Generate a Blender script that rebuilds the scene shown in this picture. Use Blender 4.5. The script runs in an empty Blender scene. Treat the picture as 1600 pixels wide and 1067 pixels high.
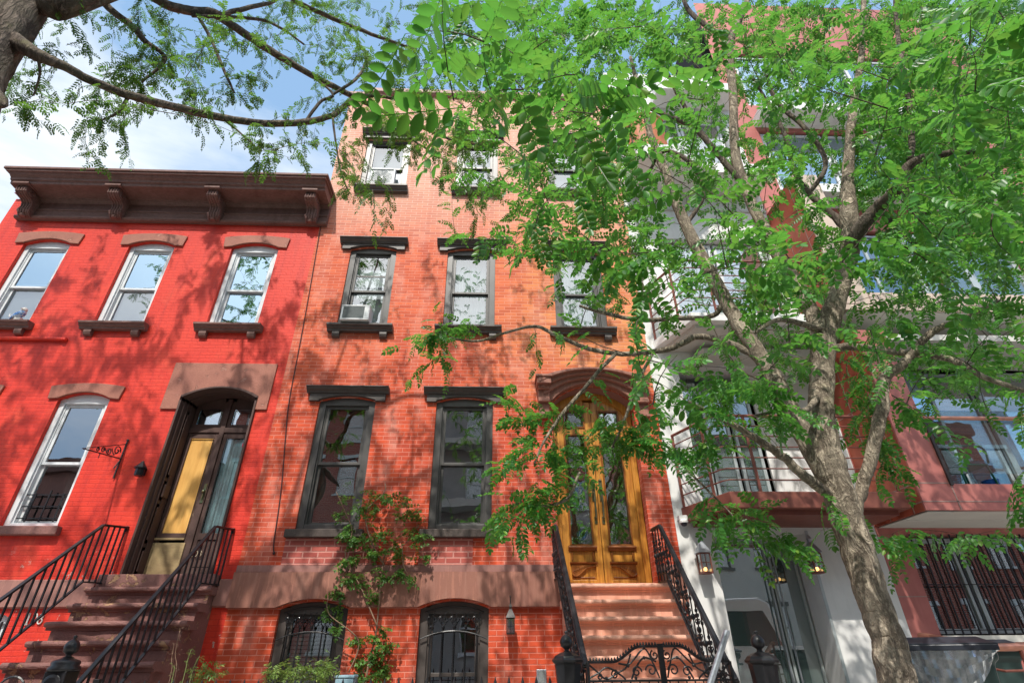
import bpy, bmesh, math, random
import numpy as np
from mathutils import Vector, Matrix, noise as mnoise
random.seed(7); RNG = np.random.default_rng(11)
SC = bpy.context.scene
COL = SC.collection
PI = math.pi
# ------------------------------------------------------------------ camera frame (solved from the vanishing points)
F, CX, CY, D, H = 825.0, 800.0, 533.5, 7.6, 1.4
AX = (0.9992312300702918, -0.013571866704885752, -0.036779794539340674)
AY = (-0.03853559736734185, -0.5125154681605816, -0.8578128599127447)
AZ = (-0.007208091824707578, 0.8585707305343484, -0.5126444616710121)
CAM = Vector((0, -D, H))
def ray(px, py):
    r = (px-CX, -(py-CY), -F)
    return Vector((sum(a*b for a, b in zip(AX, r)), sum(a*b for a, b in zip(AY, r)), sum(a*b for a, b in zip(AZ, r))))
def at(px, py, y=0.0):
    """point of the street at depth y that the photograph shows at (px, py)"""
    r = ray(px, py); t = (D+y)/r.y
    return Vector((r.x*t, y, H+r.z*t))
def fwd(p):
    d = Vector(p)-CAM
    return -(AX[2]*d.x+AY[2]*d.y+AZ[2]*d.z)
def proj(p):
    d = Vector(p)-CAM
    r = [AX[i]*d.x+AY[i]*d.y+AZ[i]*d.z for i in range(3)]
    if r[2] >= -1e-4: return (-9999, -9999)
    return (CX-F*r[0]/r[2], CY+F*r[1]/r[2])
# ------------------------------------------------------------------ materials
M = {}
def nodes_of(name):
    m = bpy.data.materials.new(name); m.use_nodes = True
    nt = m.node_tree; nt.nodes.clear()
    out = nt.nodes.new('ShaderNodeOutputMaterial')
    return m, nt, out
def N(nt, t, **kw):
    n = nt.nodes.new(t)
    for k, v in kw.items():
        if k in n.inputs: n.inputs[k].default_value = v
        else: setattr(n, k, v)
    return n
def c4(c): return (c[0], c[1], c[2], 1)
def mixc(nt, fac, a, b, blend='MIX'):
    n = nt.nodes.new('ShaderNodeMix'); n.data_type = 'RGBA'; n.blend_type = blend
    for sock, v in ((n.inputs[0], fac), (n.inputs[6], a), (n.inputs[7], b)):
        if hasattr(v, 'is_linked') or hasattr(v, 'links'): nt.links.new(v, sock)
        elif isinstance(v, (tuple, list)): sock.default_value = c4(v)
        else: sock.default_value = v
    return n.outputs[2]
def ramp(nt, src, a, b, ca=(0, 0, 0), cb=(1, 1, 1)):
    n = nt.nodes.new('ShaderNodeValToRGB')
    n.color_ramp.elements[0].position = a; n.color_ramp.elements[1].position = b
    n.color_ramp.elements[0].color = c4(ca); n.color_ramp.elements[1].color = c4(cb)
    nt.links.new(src, n.inputs[0]); return n.outputs[0]
def math_(nt, op, a, b=0.0, clamp=False):
    n = nt.nodes.new('ShaderNodeMath'); n.operation = op; n.use_clamp = clamp
    for i, v in enumerate((a, b)):
        if hasattr(v, 'links'): nt.links.new(v, n.inputs[i])
        else: n.inputs[i].default_value = v
    return n.outputs[0]
def maprange(nt, v, a, b, lo=0.0, hi=1.0):
    n = nt.nodes.new('ShaderNodeMapRange'); nt.links.new(v, n.inputs[0])
    n.inputs[1].default_value = a; n.inputs[2].default_value = b; n.inputs[3].default_value = lo; n.inputs[4].default_value = hi
    n.interpolation_type = 'SMOOTHSTEP'
    return n.outputs[0]
def tex_noise(nt, vec, scale, detail=4, rough=.55, dist=0):
    n = nt.nodes.new('ShaderNodeTexNoise'); n.inputs['Scale'].default_value = scale
    n.inputs['Detail'].default_value = detail; n.inputs['Roughness'].default_value = rough; n.inputs['Distortion'].default_value = dist
    if vec is not None: nt.links.new(vec, n.inputs['Vector'])
    return n.outputs['Fac']
def pos(nt): return nt.nodes.new('ShaderNodeNewGeometry').outputs['Position']
def scaled(nt, vec, s):
    n = nt.nodes.new('ShaderNodeVectorMath'); n.operation = 'MULTIPLY'
    nt.links.new(vec, n.inputs[0]); n.inputs[1].default_value = s; return n.outputs[0]
def finish(nt, out, col, rough=.7, bump=None, bs=.3, bd=.01, metal=0, spec=.3, rough_sock=None, coat=0):
    p = nt.nodes.new('ShaderNodeBsdfPrincipled')
    if hasattr(col, 'links'): nt.links.new(col, p.inputs['Base Color'])
    else: p.inputs['Base Color'].default_value = c4(col)
    p.inputs['Roughness'].default_value = rough; p.inputs['Metallic'].default_value = metal
    p.inputs['Specular IOR Level'].default_value = spec; p.inputs['Coat Weight'].default_value = coat
    if rough_sock is not None: nt.links.new(rough_sock, p.inputs['Roughness'])
    if bump is not None:
        b = nt.nodes.new('ShaderNodeBump'); b.inputs['Strength'].default_value = bs; b.inputs['Distance'].default_value = bd
        nt.links.new(bump, b.inputs['Height']); nt.links.new(b.outputs[0], p.inputs['Normal'])
    nt.links.new(p.outputs[0], out.inputs[0]); return p
def mottled(key, a, b, scale=6, rough=.7, lo=.35, hi=.65, bump=.25, bd=.006, metal=0, spec=.3, stretch=(1, 1, 1), fine=0, coat=0, detail=6, grime=0):
    m, nt, out = nodes_of(key); P = scaled(nt, pos(nt), stretch)
    n1 = tex_noise(nt, P, scale, detail, .62)
    col = mixc(nt, ramp(nt, n1, lo, hi), a, b)
    n2 = tex_noise(nt, P, scale*9, 3, .6)
    col = mixc(nt, ramp(nt, n2, .3, .75), col, tuple(x*.72 for x in a), 'MIX') if fine else col
    if grime:
        g = tex_noise(nt, scaled(nt, pos(nt), (3, 3, .45)), 2.2, 5, .6)
        col = mixc(nt, math_(nt, 'MULTIPLY', ramp(nt, g, .5, .72), grime), col, (a[0]*.45, a[1]*.42, a[2]*.4))
    h = math_(nt, 'ADD', n1, math_(nt, 'MULTIPLY', n2, .5))
    finish(nt, out, col, rough, h, bump, bd, metal, spec, coat=coat)
    M[key] = m; return m
def brick_uv(nt):
    s = nt.nodes.new('ShaderNodeSeparateXYZ'); nt.links.new(pos(nt), s.inputs[0])
    c = nt.nodes.new('ShaderNodeCombineXYZ')
    nt.links.new(math_(nt, 'ADD', s.outputs[0], s.outputs[1]), c.inputs[0]); nt.links.new(s.outputs[2], c.inputs[1])
    return s, c.outputs[0]
def brick_node(nt, vec, w, h, mort, c1, c2, cm):
    b = nt.nodes.new('ShaderNodeTexBrick'); nt.links.new(vec, b.inputs['Vector'])
    b.inputs['Scale'].default_value = 1; b.inputs['Brick Width'].default_value = w; b.inputs['Row Height'].default_value = h
    b.inputs['Mortar Size'].default_value = mort; b.inputs['Mortar Smooth'].default_value = .35; b.inputs['Bias'].default_value = 0
    for k, v in (('Color1', c1), ('Color2', c2), ('Mortar', cm)):
        if hasattr(v, 'links'): nt.links.new(v, b.inputs[k])
        else: b.inputs[k].default_value = c4(v)
    return b
def wobble(nt, vec, amp, scale):
    n = nt.nodes.new('ShaderNodeTexNoise'); n.inputs['Scale'].default_value = scale; n.inputs['Detail'].default_value = 2
    nt.links.new(vec, n.inputs['Vector'])
    a = nt.nodes.new('ShaderNodeVectorMath'); a.operation = 'SUBTRACT'; nt.links.new(n.outputs['Color'], a.inputs[0]); a.inputs[1].default_value = (.5, .5, .5)
    b = nt.nodes.new('ShaderNodeVectorMath'); b.operation = 'SCALE'; nt.links.new(a.outputs[0], b.inputs[0]); b.inputs['Scale'].default_value = amp
    c = nt.nodes.new('ShaderNodeVectorMath'); c.operation = 'ADD'; nt.links.new(vec, c.inputs[0]); nt.links.new(b.outputs[0], c.inputs[1])
    return c.outputs[0]
def make_brick_materials():
    # painted red
    m, nt, out = nodes_of('red_painted_brick'); s, uv = brick_uv(nt); uv = wobble(nt, uv, .012, 7)
    big = tex_noise(nt, pos(nt), .9, 5, .6)
    base = mixc(nt, ramp(nt, big, .3, .7), (.73, .050, .022), (.64, .034, .018))
    streak = tex_noise(nt, scaled(nt, pos(nt), (5, 5, .5)), 1.6, 6, .68)
    base = mixc(nt, math_(nt, 'MULTIPLY', ramp(nt, streak, .48, .72), .75), base, (.44, .022, .017))
    fade = tex_noise(nt, scaled(nt, pos(nt), (1.2, 1.2, .8)), 1.7, 7, .7)
    base = mixc(nt, math_(nt, 'MULTIPLY', ramp(nt, fade, .55, .75), .4), base, (.88, .15, .065))
    peel = tex_noise(nt, pos(nt), 7, 6, .7)
    low = maprange(nt, s.outputs[2], 2.75, 2.35)
    base = mixc(nt, math_(nt, 'MULTIPLY', ramp(nt, peel, .60, .63), low), base, (.55, .42, .36))
    base = mixc(nt, math_(nt, 'MULTIPLY', ramp(nt, tex_noise(nt, pos(nt), 11, 6, .75), .69, .71), .8), base, (.40, .13, .09))
    b = brick_node(nt, uv, .205, .063, .0065, base, mixc(nt, .25, base, (.55, .03, .02)), mixc(nt, .35, base, (.45, .02, .015)))
    rn = tex_noise(nt, pos(nt), 30, 5, .65)
    h = math_(nt, 'ADD', math_(nt, 'MULTIPLY', b.outputs['Fac'], -.9), math_(nt, 'MULTIPLY', rn, .9))
    finish(nt, out, b.outputs['Color'], .55, h, .55, .009, spec=.35); M['red_brick'] = m
    # old brick of the middle house
    m, nt, out = nodes_of('weathered_orange_brick'); s, uv = brick_uv(nt); uv = wobble(nt, uv, .006, 6)
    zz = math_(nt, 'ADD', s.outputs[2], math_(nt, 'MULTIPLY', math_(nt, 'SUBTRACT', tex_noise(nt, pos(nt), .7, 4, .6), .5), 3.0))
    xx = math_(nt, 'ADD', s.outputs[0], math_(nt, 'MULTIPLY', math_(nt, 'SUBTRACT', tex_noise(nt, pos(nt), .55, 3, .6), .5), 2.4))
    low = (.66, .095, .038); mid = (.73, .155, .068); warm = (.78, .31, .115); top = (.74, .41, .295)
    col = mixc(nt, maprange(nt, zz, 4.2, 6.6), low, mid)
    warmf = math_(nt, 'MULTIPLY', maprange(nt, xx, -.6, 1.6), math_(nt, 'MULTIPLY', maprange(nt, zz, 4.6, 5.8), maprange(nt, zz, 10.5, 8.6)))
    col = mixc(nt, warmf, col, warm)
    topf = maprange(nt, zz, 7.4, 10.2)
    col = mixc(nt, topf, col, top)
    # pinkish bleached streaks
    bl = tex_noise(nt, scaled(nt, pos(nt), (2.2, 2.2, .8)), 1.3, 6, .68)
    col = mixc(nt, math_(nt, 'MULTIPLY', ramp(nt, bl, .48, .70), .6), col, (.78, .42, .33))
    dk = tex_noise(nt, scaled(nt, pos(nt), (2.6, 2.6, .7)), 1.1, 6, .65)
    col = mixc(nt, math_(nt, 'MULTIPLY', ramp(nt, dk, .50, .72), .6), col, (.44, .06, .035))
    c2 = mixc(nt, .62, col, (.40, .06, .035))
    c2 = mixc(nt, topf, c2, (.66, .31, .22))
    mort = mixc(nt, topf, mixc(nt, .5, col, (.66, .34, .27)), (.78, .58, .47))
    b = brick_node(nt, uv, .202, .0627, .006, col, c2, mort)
    # the repaired course under the sills is darker, bigger brick
    rn = tex_noise(nt, pos(nt), 26, 5, .65)
    spot = ramp(nt, tex_noise(nt, pos(nt), 13, 4, .7), .62, .72)
    colr = mixc(nt, math_(nt, 'MULTIPLY', spot, .35), b.outputs['Color'], (.30, .07, .05))
    h = math_(nt, 'ADD', math_(nt, 'MULTIPLY', b.outputs['Fac'], -.9), math_(nt, 'MULTIPLY', rn, .55))
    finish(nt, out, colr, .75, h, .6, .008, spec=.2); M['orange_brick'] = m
    m, nt, out = nodes_of('patched_purple_brick'); s, uv = brick_uv(nt)
    b = brick_node(nt, uv, .2, .075, .011, (.36, .075, .06), (.46, .11, .085), (.55, .24, .2))
    rn = tex_noise(nt, pos(nt), 20, 5, .65)
    finish(nt, out, b.outputs['Color'], .7, math_(nt, 'ADD', math_(nt, 'MULTIPLY', b.outputs['Fac'], -1), math_(nt, 'MULTIPLY', rn, .8)), .6, .01); M['patch_brick'] = m
    m, nt, out = nodes_of('plain_street_brick'); s, uv = brick_uv(nt)
    b = brick_node(nt, uv, .21, .068, .009, (.36, .09, .06), (.28, .06, .045), (.4, .3, .26))
    finish(nt, out, b.outputs['Color'], .8); M['plain_brick'] = m
make_brick_materials()
# stone, metal, wood, plaster
def peeling_stone(key, paint, paint2, under, amount, scale=5, bd=.015):
    m, nt, out = nodes_of(key); P = pos(nt)
    n1 = tex_noise(nt, P, scale*.5, 5, .6); n2 = tex_noise(nt, P, scale, 7, .7, .6); n3 = tex_noise(nt, P, scale*10, 4, .6)
    col = mixc(nt, ramp(nt, n1, .35, .65), paint, paint2)
    pe = ramp(nt, n2, amount, amount+.03)
    col = mixc(nt, pe, col, under)
    col = mixc(nt, math_(nt, 'MULTIPLY', ramp(nt, n3, .45, .8), .5), col, tuple(x*.5 for x in paint))
    h = math_(nt, 'ADD', math_(nt, 'MULTIPLY', pe, -.8), math_(nt, 'MULTIPLY', n3, .5))
    finish(nt, out, col, .65, h, .7, bd, spec=.3); M[key] = m
peeling_stone('peeling_brownstone', (.25, .118, .10), (.185, .085, .075), (.38, .22, .125), .585, 5, .02)
peeling_stone('lintel_stone', (.40, .165, .115), (.32, .125, .09), (.48, .24, .18), .62, 6)
peeling_stone('old_door_paint', (.105, .060, .050), (.080, .046, .040), (.24, .17, .12), .64, 9, .004)
def banded_stone(key, a, b, light, dark):
    m, nt, out = nodes_of(key); P = pos(nt)
    n1 = tex_noise(nt, scaled(nt, P, (1, 1, .6)), 2.2, 6, .65); n2 = tex_noise(nt, scaled(nt, P, (9, 9, .7)), 1.6, 5, .65); n3 = tex_noise(nt, P, 45, 3, .6)
    col = mixc(nt, ramp(nt, n1, .3, .7), a, b)
    col = mixc(nt, math_(nt, 'MULTIPLY', ramp(nt, n2, .52, .72), .6), col, light)
    col = mixc(nt, math_(nt, 'MULTIPLY', ramp(nt, n2, .42, .25), .5), col, dark)
    finish(nt, out, col, .55, math_(nt, 'ADD', n3, math_(nt, 'MULTIPLY', n1, 1.5)), .25, .006, spec=.35); M[key] = m
banded_stone('brownstone_band', (.40, .175, .118), (.33, .14, .105), (.56, .30, .225), (.22, .095, .07))
banded_stone('brownstone_dull', (.38, .185, .15), (.31, .15, .125), (.44, .24, .20), (.24, .115, .10))
banded_stone('salmon_stone', (.78, .42, .30), (.72, .37, .26), (.82, .50, .38), (.58, .28, .19))
mottled('cornice_paint', (.185, .098, .080), (.25, .14, .118), 5, .6, bump=.25, fine=1, grime=.5, stretch=(.4, 1, 1))
mottled('black_trim', (.065, .053, .048), (.09, .075, .068), 6, .45, bump=.15, bd=.003, spec=.45)
mottled('sill_grey', (.075, .058, .050), (.11, .085, .073), 7, .6, bump=.2, fine=1)
mottled('white_frame', (.72, .74, .75), (.62, .65, .67), 4, .4, bump=.08, bd=.002, grime=.25)
mottled('grey_frame', (.060, .056, .052), (.09, .085, .08), 4, .38, bump=.06, bd=.002, spec=.5)
mottled('iron', (.012, .012, .014), (.020, .019, .021), 14, .36, bump=.25, bd=.002, spec=.4, coat=.05)
mottled('iron_dull', (.020, .018, .018), (.045, .028, .022), 25, .5, bump=.3, bd=.002, spec=.5)
mottled('stucco', (.78, .77, .745), (.70, .70, .685), 2.5, .8, bump=.15, bd=.003, grime=.16)
mottled('soffit_plaster', (.60, .59, .54), (.54, .53, .49), 2, .8, bump=.06)
mottled('alu_frame', (.50, .55, .55), (.43, .48, .48), 3, .38, bump=.03, metal=.35)
mottled('rust_panel', (.47, .115, .062), (.37, .088, .055), 2.2, .42, bump=.08, bd=.004, metal=.25, grime=.45)
mottled('pink_panel', (.52, .19, .16), (.43, .145, .125), 2.0, .40, bump=.08, bd=.004, metal=.25, grime=.3)
mottled('beige_panel', (.62, .50, .41), (.54, .43, .36), 2.2, .5, bump=.06, grime=.3)
mottled('seam', (.40, .27, .23), (.30, .2, .17), 6, .5, metal=.3)
mottled('brown_metal', (.24, .085, .06), (.19, .065, .05), 8, .5, bump=.15, bd=.002, metal=.2)
mottled('copper', (.60, .27, .18), (.48, .21, .15), 9, .35, bump=.1, bd=.002, metal=.55)
mottled('galvanized', (.45, .48, .52), (.36, .39, .43), 30, .38, bump=.06, bd=.001, metal=.7)
mottled('concrete', (.48, .47, .44), (.42, .41, .38), 3, .85, bump=.2, fine=1)
mottled('asphalt', (.055, .055, .056), (.042, .042, .043), 6, .85, bump=.4, fine=1)
mottled('yard_stone', (.46, .45, .42), (.38, .37, .35), 4, .85, bump=.3, fine=1)
mottled('plywood', (.78, .45, .13), (.66, .34, .085), 3, .55, bump=.1, bd=.002, stretch=(7, 7, .8))
mottled('kick_board', (.50, .37, .19), (.34, .24, .13), 8, .8, bump=.5, bd=.004, stretch=(1, 1, 3), fine=1)
mottled('oak', (.62, .285, .045), (.36, .125, .016), 3.2, .36, bump=.16, bd=.002, stretch=(11, 11, .8), spec=.5, coat=.25, grime=.65)
mottled('oak_dark', (.19, .062, .016), (.27, .095, .022), 5, .30, bump=.15, bd=.002, stretch=(6, 6, 1), coat=.3)
mottled('curtain', (.86, .90, .90), (.70, .79, .81), 2.5, .9, bump=.0, stretch=(9, 9, .25))
mottled('blind', (.50, .53, .53), (.42, .45, .45), 2, .8, bump=.0)
mottled('pale_screen', (.62, .66, .68), (.50, .55, .58), 1.4, .7, bump=0)
mottled('dim_screen', (.09, .085, .08), (.05, .05, .05), 1.6, .6, bump=0)
mottled('dark_room', (.018, .018, .02), (.03, .028, .026), 1.5, .9, bump=0)
mottled('appliance_white', (.66, .68, .68), (.58, .60, .60), 5, .45, bump=.03)
mottled('appliance_grille', (.22, .25, .25), (.16, .18, .18), 50, .6, bump=.4, bd=.002)
mottled('bin_green', (.050, .088, .082), (.036, .066, .062), 4, .42, bump=.08, bd=.003, spec=.45)
mottled('bin_lid', (.026, .030, .040), (.040, .045, .06), 5, .3, bump=.1, spec=.5)
mottled('bronze', (.20, .14, .06), (.12, .17, .11), 30, .35, bump=.3, bd=.001, metal=.8)
mottled('green_plastic', (.012, .17, .12), (.01, .12, .09), 5, .35, bump=.05)
mottled('blue_plastic', (.02, .16, .62), (.02, .12, .5), 5, .4, bump=.05)
mottled('pale_blue_plastic', (.28, .42, .50), (.22, .35, .42), 5, .5, bump=.05)
mottled('terracotta', (.50, .17, .07), (.38, .12, .055), 5, .6, bump=.2)
mottled('cable', (.06, .025, .025), (.05, .03, .03), 5, .6, bump=0)
mottled('number_white', (.75, .74, .70), (.62, .60, .56), 30, .6, bump=.1)
mottled('number_gilt', (.66, .56, .40), (.5, .4, .28), 40, .5, bump=.1)
mottled('red_sticker', (.75, .03, .09), (.68, .03, .08), 30, .5, bump=0)
mottled('paper', (.72, .76, .78), (.66, .70, .72), 10, .8, bump=0)
mottled('glaze_blue', (.10, .26, .62), (.62, .72, .80), 14, .2, bump=0, lo=.45, hi=.55)
mottled('tyre', (.02, .02, .02), (.03, .03, .03), 9, .7)
mottled('van_paint', (.78, .79, .79), (.74, .75, .75), 2, .25, bump=0, coat=.6)
mottled('car_blue', (.05, .22, .55), (.045, .2, .5), 2, .25, bump=0, coat=.6)
mottled('grey_render', (.36, .35, .34), (.30, .29, .28), 2, .8)
def glass(key, gloss, gcol=(.95, .98, 1), *, tint=(.9, .95, .95), dark=0.0, darkcol=(.02, .025, .03), rough=.0, wave=.0):
    m, nt, out = nodes_of(key)
    g = N(nt, 'ShaderNodeBsdfGlossy'); g.inputs['Color'].default_value = c4(gcol); g.inputs['Roughness'].default_value = rough
    t = N(nt, 'ShaderNodeBsdfTransparent'); t.inputs['Color'].default_value = c4(tint)
    d = N(nt, 'ShaderNodeBsdfDiffuse'); d.inputs['Color'].default_value = c4(darkcol)
    m1 = N(nt, 'ShaderNodeMixShader'); m1.inputs[0].default_value = dark
    nt.links.new(t.outputs[0], m1.inputs[1]); nt.links.new(d.outputs[0], m1.inputs[2])
    fr = N(nt, 'ShaderNodeLayerWeight'); fr.inputs['Blend'].default_value = .25
    f = math_(nt, 'ADD', math_(nt, 'MULTIPLY', fr.outputs['Fresnel'], .6), gloss, True)
    m2 = N(nt, 'ShaderNodeMixShader'); nt.links.new(f, m2.inputs[0])
    nt.links.new(m1.outputs[0], m2.inputs[1]); nt.links.new(g.outputs[0], m2.inputs[2])
    if wave:
        b = N(nt, 'ShaderNodeBump'); b.inputs['Strength'].default_value = wave; b.inputs['Distance'].default_value = .02
        nt.links.new(tex_noise(nt, pos(nt), 1.7, 2, .5), b.inputs['Height']); nt.links.new(b.outputs[0], g.inputs['Normal'])
    nt.links.new(m2.outputs[0], out.inputs[0]); M[key] = m
glass('glass', .30, wave=.10)
glass('glass_sky', .55, (.60, .82, 1.0), wave=.10)
glass('glass_dim', .28, tint=(.75, .8, .8), wave=.08)
glass('glass_old', .30, tint=(.7, .7, .65), wave=.25)
glass('glass_tint', .30, tint=(.45, .6, .57), dark=.5, darkcol=(.17, .24, .225), wave=.03)
glass('car_glass', .25, dark=.92, darkcol=(.01, .012, .014))
glass('glass_clear', .10, tint=(.85, .95, .96), wave=.0)
glass('plastic_film', .12, tint=(.75, .77, .8), dark=.35, darkcol=(.30, .31, .33), rough=.25)
def emissive(key, col, st):
    m, nt, out = nodes_of(key); e = N(nt, 'ShaderNodeEmission'); e.inputs[0].default_value = c4(col); e.inputs[1].default_value = st
    nt.links.new(e.outputs[0], out.inputs[0]); M[key] = m
emissive('lamp_glow', (1, .55, .18), 6)
def bark(key, light, mid, dark, sx, sz, bd):
    m, nt, out = nodes_of(key)
    tc = N(nt, 'ShaderNodeTexCoord'); P = wobble(nt, tc.outputs['Object'], .06, 5)
    def ridged(kx, kz, det):
        n = tex_noise(nt, scaled(nt, P, (kx, kx, kz)), 1.0, det, .62, .9)
        return math_(nt, 'MULTIPLY', math_(nt, 'ABSOLUTE', math_(nt, 'SUBTRACT', n, .5)), 2.0)
    r1 = ridged(sx*.55, sz*.7, 4); r2 = ridged(sx*1.3, sz*2.0, 4); n3 = tex_noise(nt, P, 55, 5, .7)
    f1 = ramp(nt, r1, .03, .26); f2 = ramp(nt, r2, .02, .30)
    h = math_(nt, 'ADD', math_(nt, 'MULTIPLY', f1, .6), math_(nt, 'ADD', math_(nt, 'MULTIPLY', f2, .35), math_(nt, 'MULTIPLY', n3, .25)))
    col = mixc(nt, ramp(nt, h, .35, 1.0), dark, light)
    col = mixc(nt, math_(nt, 'MULTIPLY', ramp(nt, tex_noise(nt, P, 5, 6, .7), .42, .66), .75), col, mid)
    col = mixc(nt, math_(nt, 'MULTIPLY', ramp(nt, n3, .55, .72), .4), col, tuple(x*1.25 for x in light))
    col = mixc(nt, math_(nt, 'MULTIPLY', ramp(nt, tex_noise(nt, P, 3.1, 5, .7), .58, .72), .35), col, (.22, .23, .07))
    finish(nt, out, col, .92, h, .9, bd, spec=.12); M[key] = m
bark('bark_tan', (.56, .47, .36), (.34, .29, .225), (.15, .12, .092), 26, 6.0, .016)
bark('bark_shaded', (.23, .185, .15), (.15, .125, .10), (.07, .056, .045), 26, 6.0, .012)  # tan bark copy for upper limbs and twigs, crown shade put into the colour
bark('bark_dark', (.27, .215, .175), (.17, .15, .11), (.085, .068, .056), 18, 3.5, .014)
def leafmat(key, a, b, yellow, trans, tcol, gloss=.45):
    m, nt, out = nodes_of(key)
    g = nt.nodes.new('ShaderNodeNewGeometry')
    n = tex_noise(nt, g.outputs['Position'], 2.0, 4, .6)
    col = mixc(nt, ramp(nt, n, .35, .65), a, b)
    isl = g.outputs['Random Per Island']
    col = mixc(nt, math_(nt, 'MULTIPLY', isl, .35), col, b)
    col = mixc(nt, math_(nt, 'MULTIPLY', math_(nt, 'LESS_THAN', isl, .42), .75), col, tuple(x*.42 for x in a))
    col = mixc(nt, math_(nt, 'MULTIPLY', math_(nt, 'GREATER_THAN', isl, .93), .6), col, yellow)
    p = N(nt, 'ShaderNodeBsdfPrincipled'); nt.links.new(col, p.inputs['Base Color']); p.inputs['Roughness'].default_value = gloss
    p.inputs['Specular IOR Level'].default_value = .42
    t = N(nt, 'ShaderNodeBsdfTranslucent')
    tc = mixc(nt, math_(nt, 'MULTIPLY', isl, .5), tcol, yellow); nt.links.new(tc, t.inputs['Color'])
    mx = N(nt, 'ShaderNodeMixShader'); mx.inputs[0].default_value = trans
    nt.links.new(p.outputs[0], mx.inputs[1]); nt.links.new(t.outputs[0], mx.inputs[2]); nt.links.new(mx.outputs[0], out.inputs[0]); M[key] = m
leafmat('leaf_pagoda', (.036, .17, .032), (.085, .275, .045), (.27, .42, .055), .42, (.15, .49, .06), gloss=.38)
leafmat('leaf_locust', (.045, .15, .025), (.08, .22, .03), (.22, .32, .05), .42, (.16, .38, .035))
leafmat('leaf_rose', (.055, .19, .03), (.11, .26, .045), (.30, .36, .07), .34, (.22, .36, .05))
leafmat('leaf_weed', (.13, .25, .05), (.20, .32, .07), (.42, .42, .12), .32, (.28, .40, .07))
mottled('dry_stem', (.28, .17, .12), (.20, .13, .08), 20, .8)
mottled('twig', (.085, .065, .05), (.13, .10, .08), 12, .85)
mottled('green_stem', (.16, .22, .07), (.22, .26, .1), 12, .8)
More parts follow.
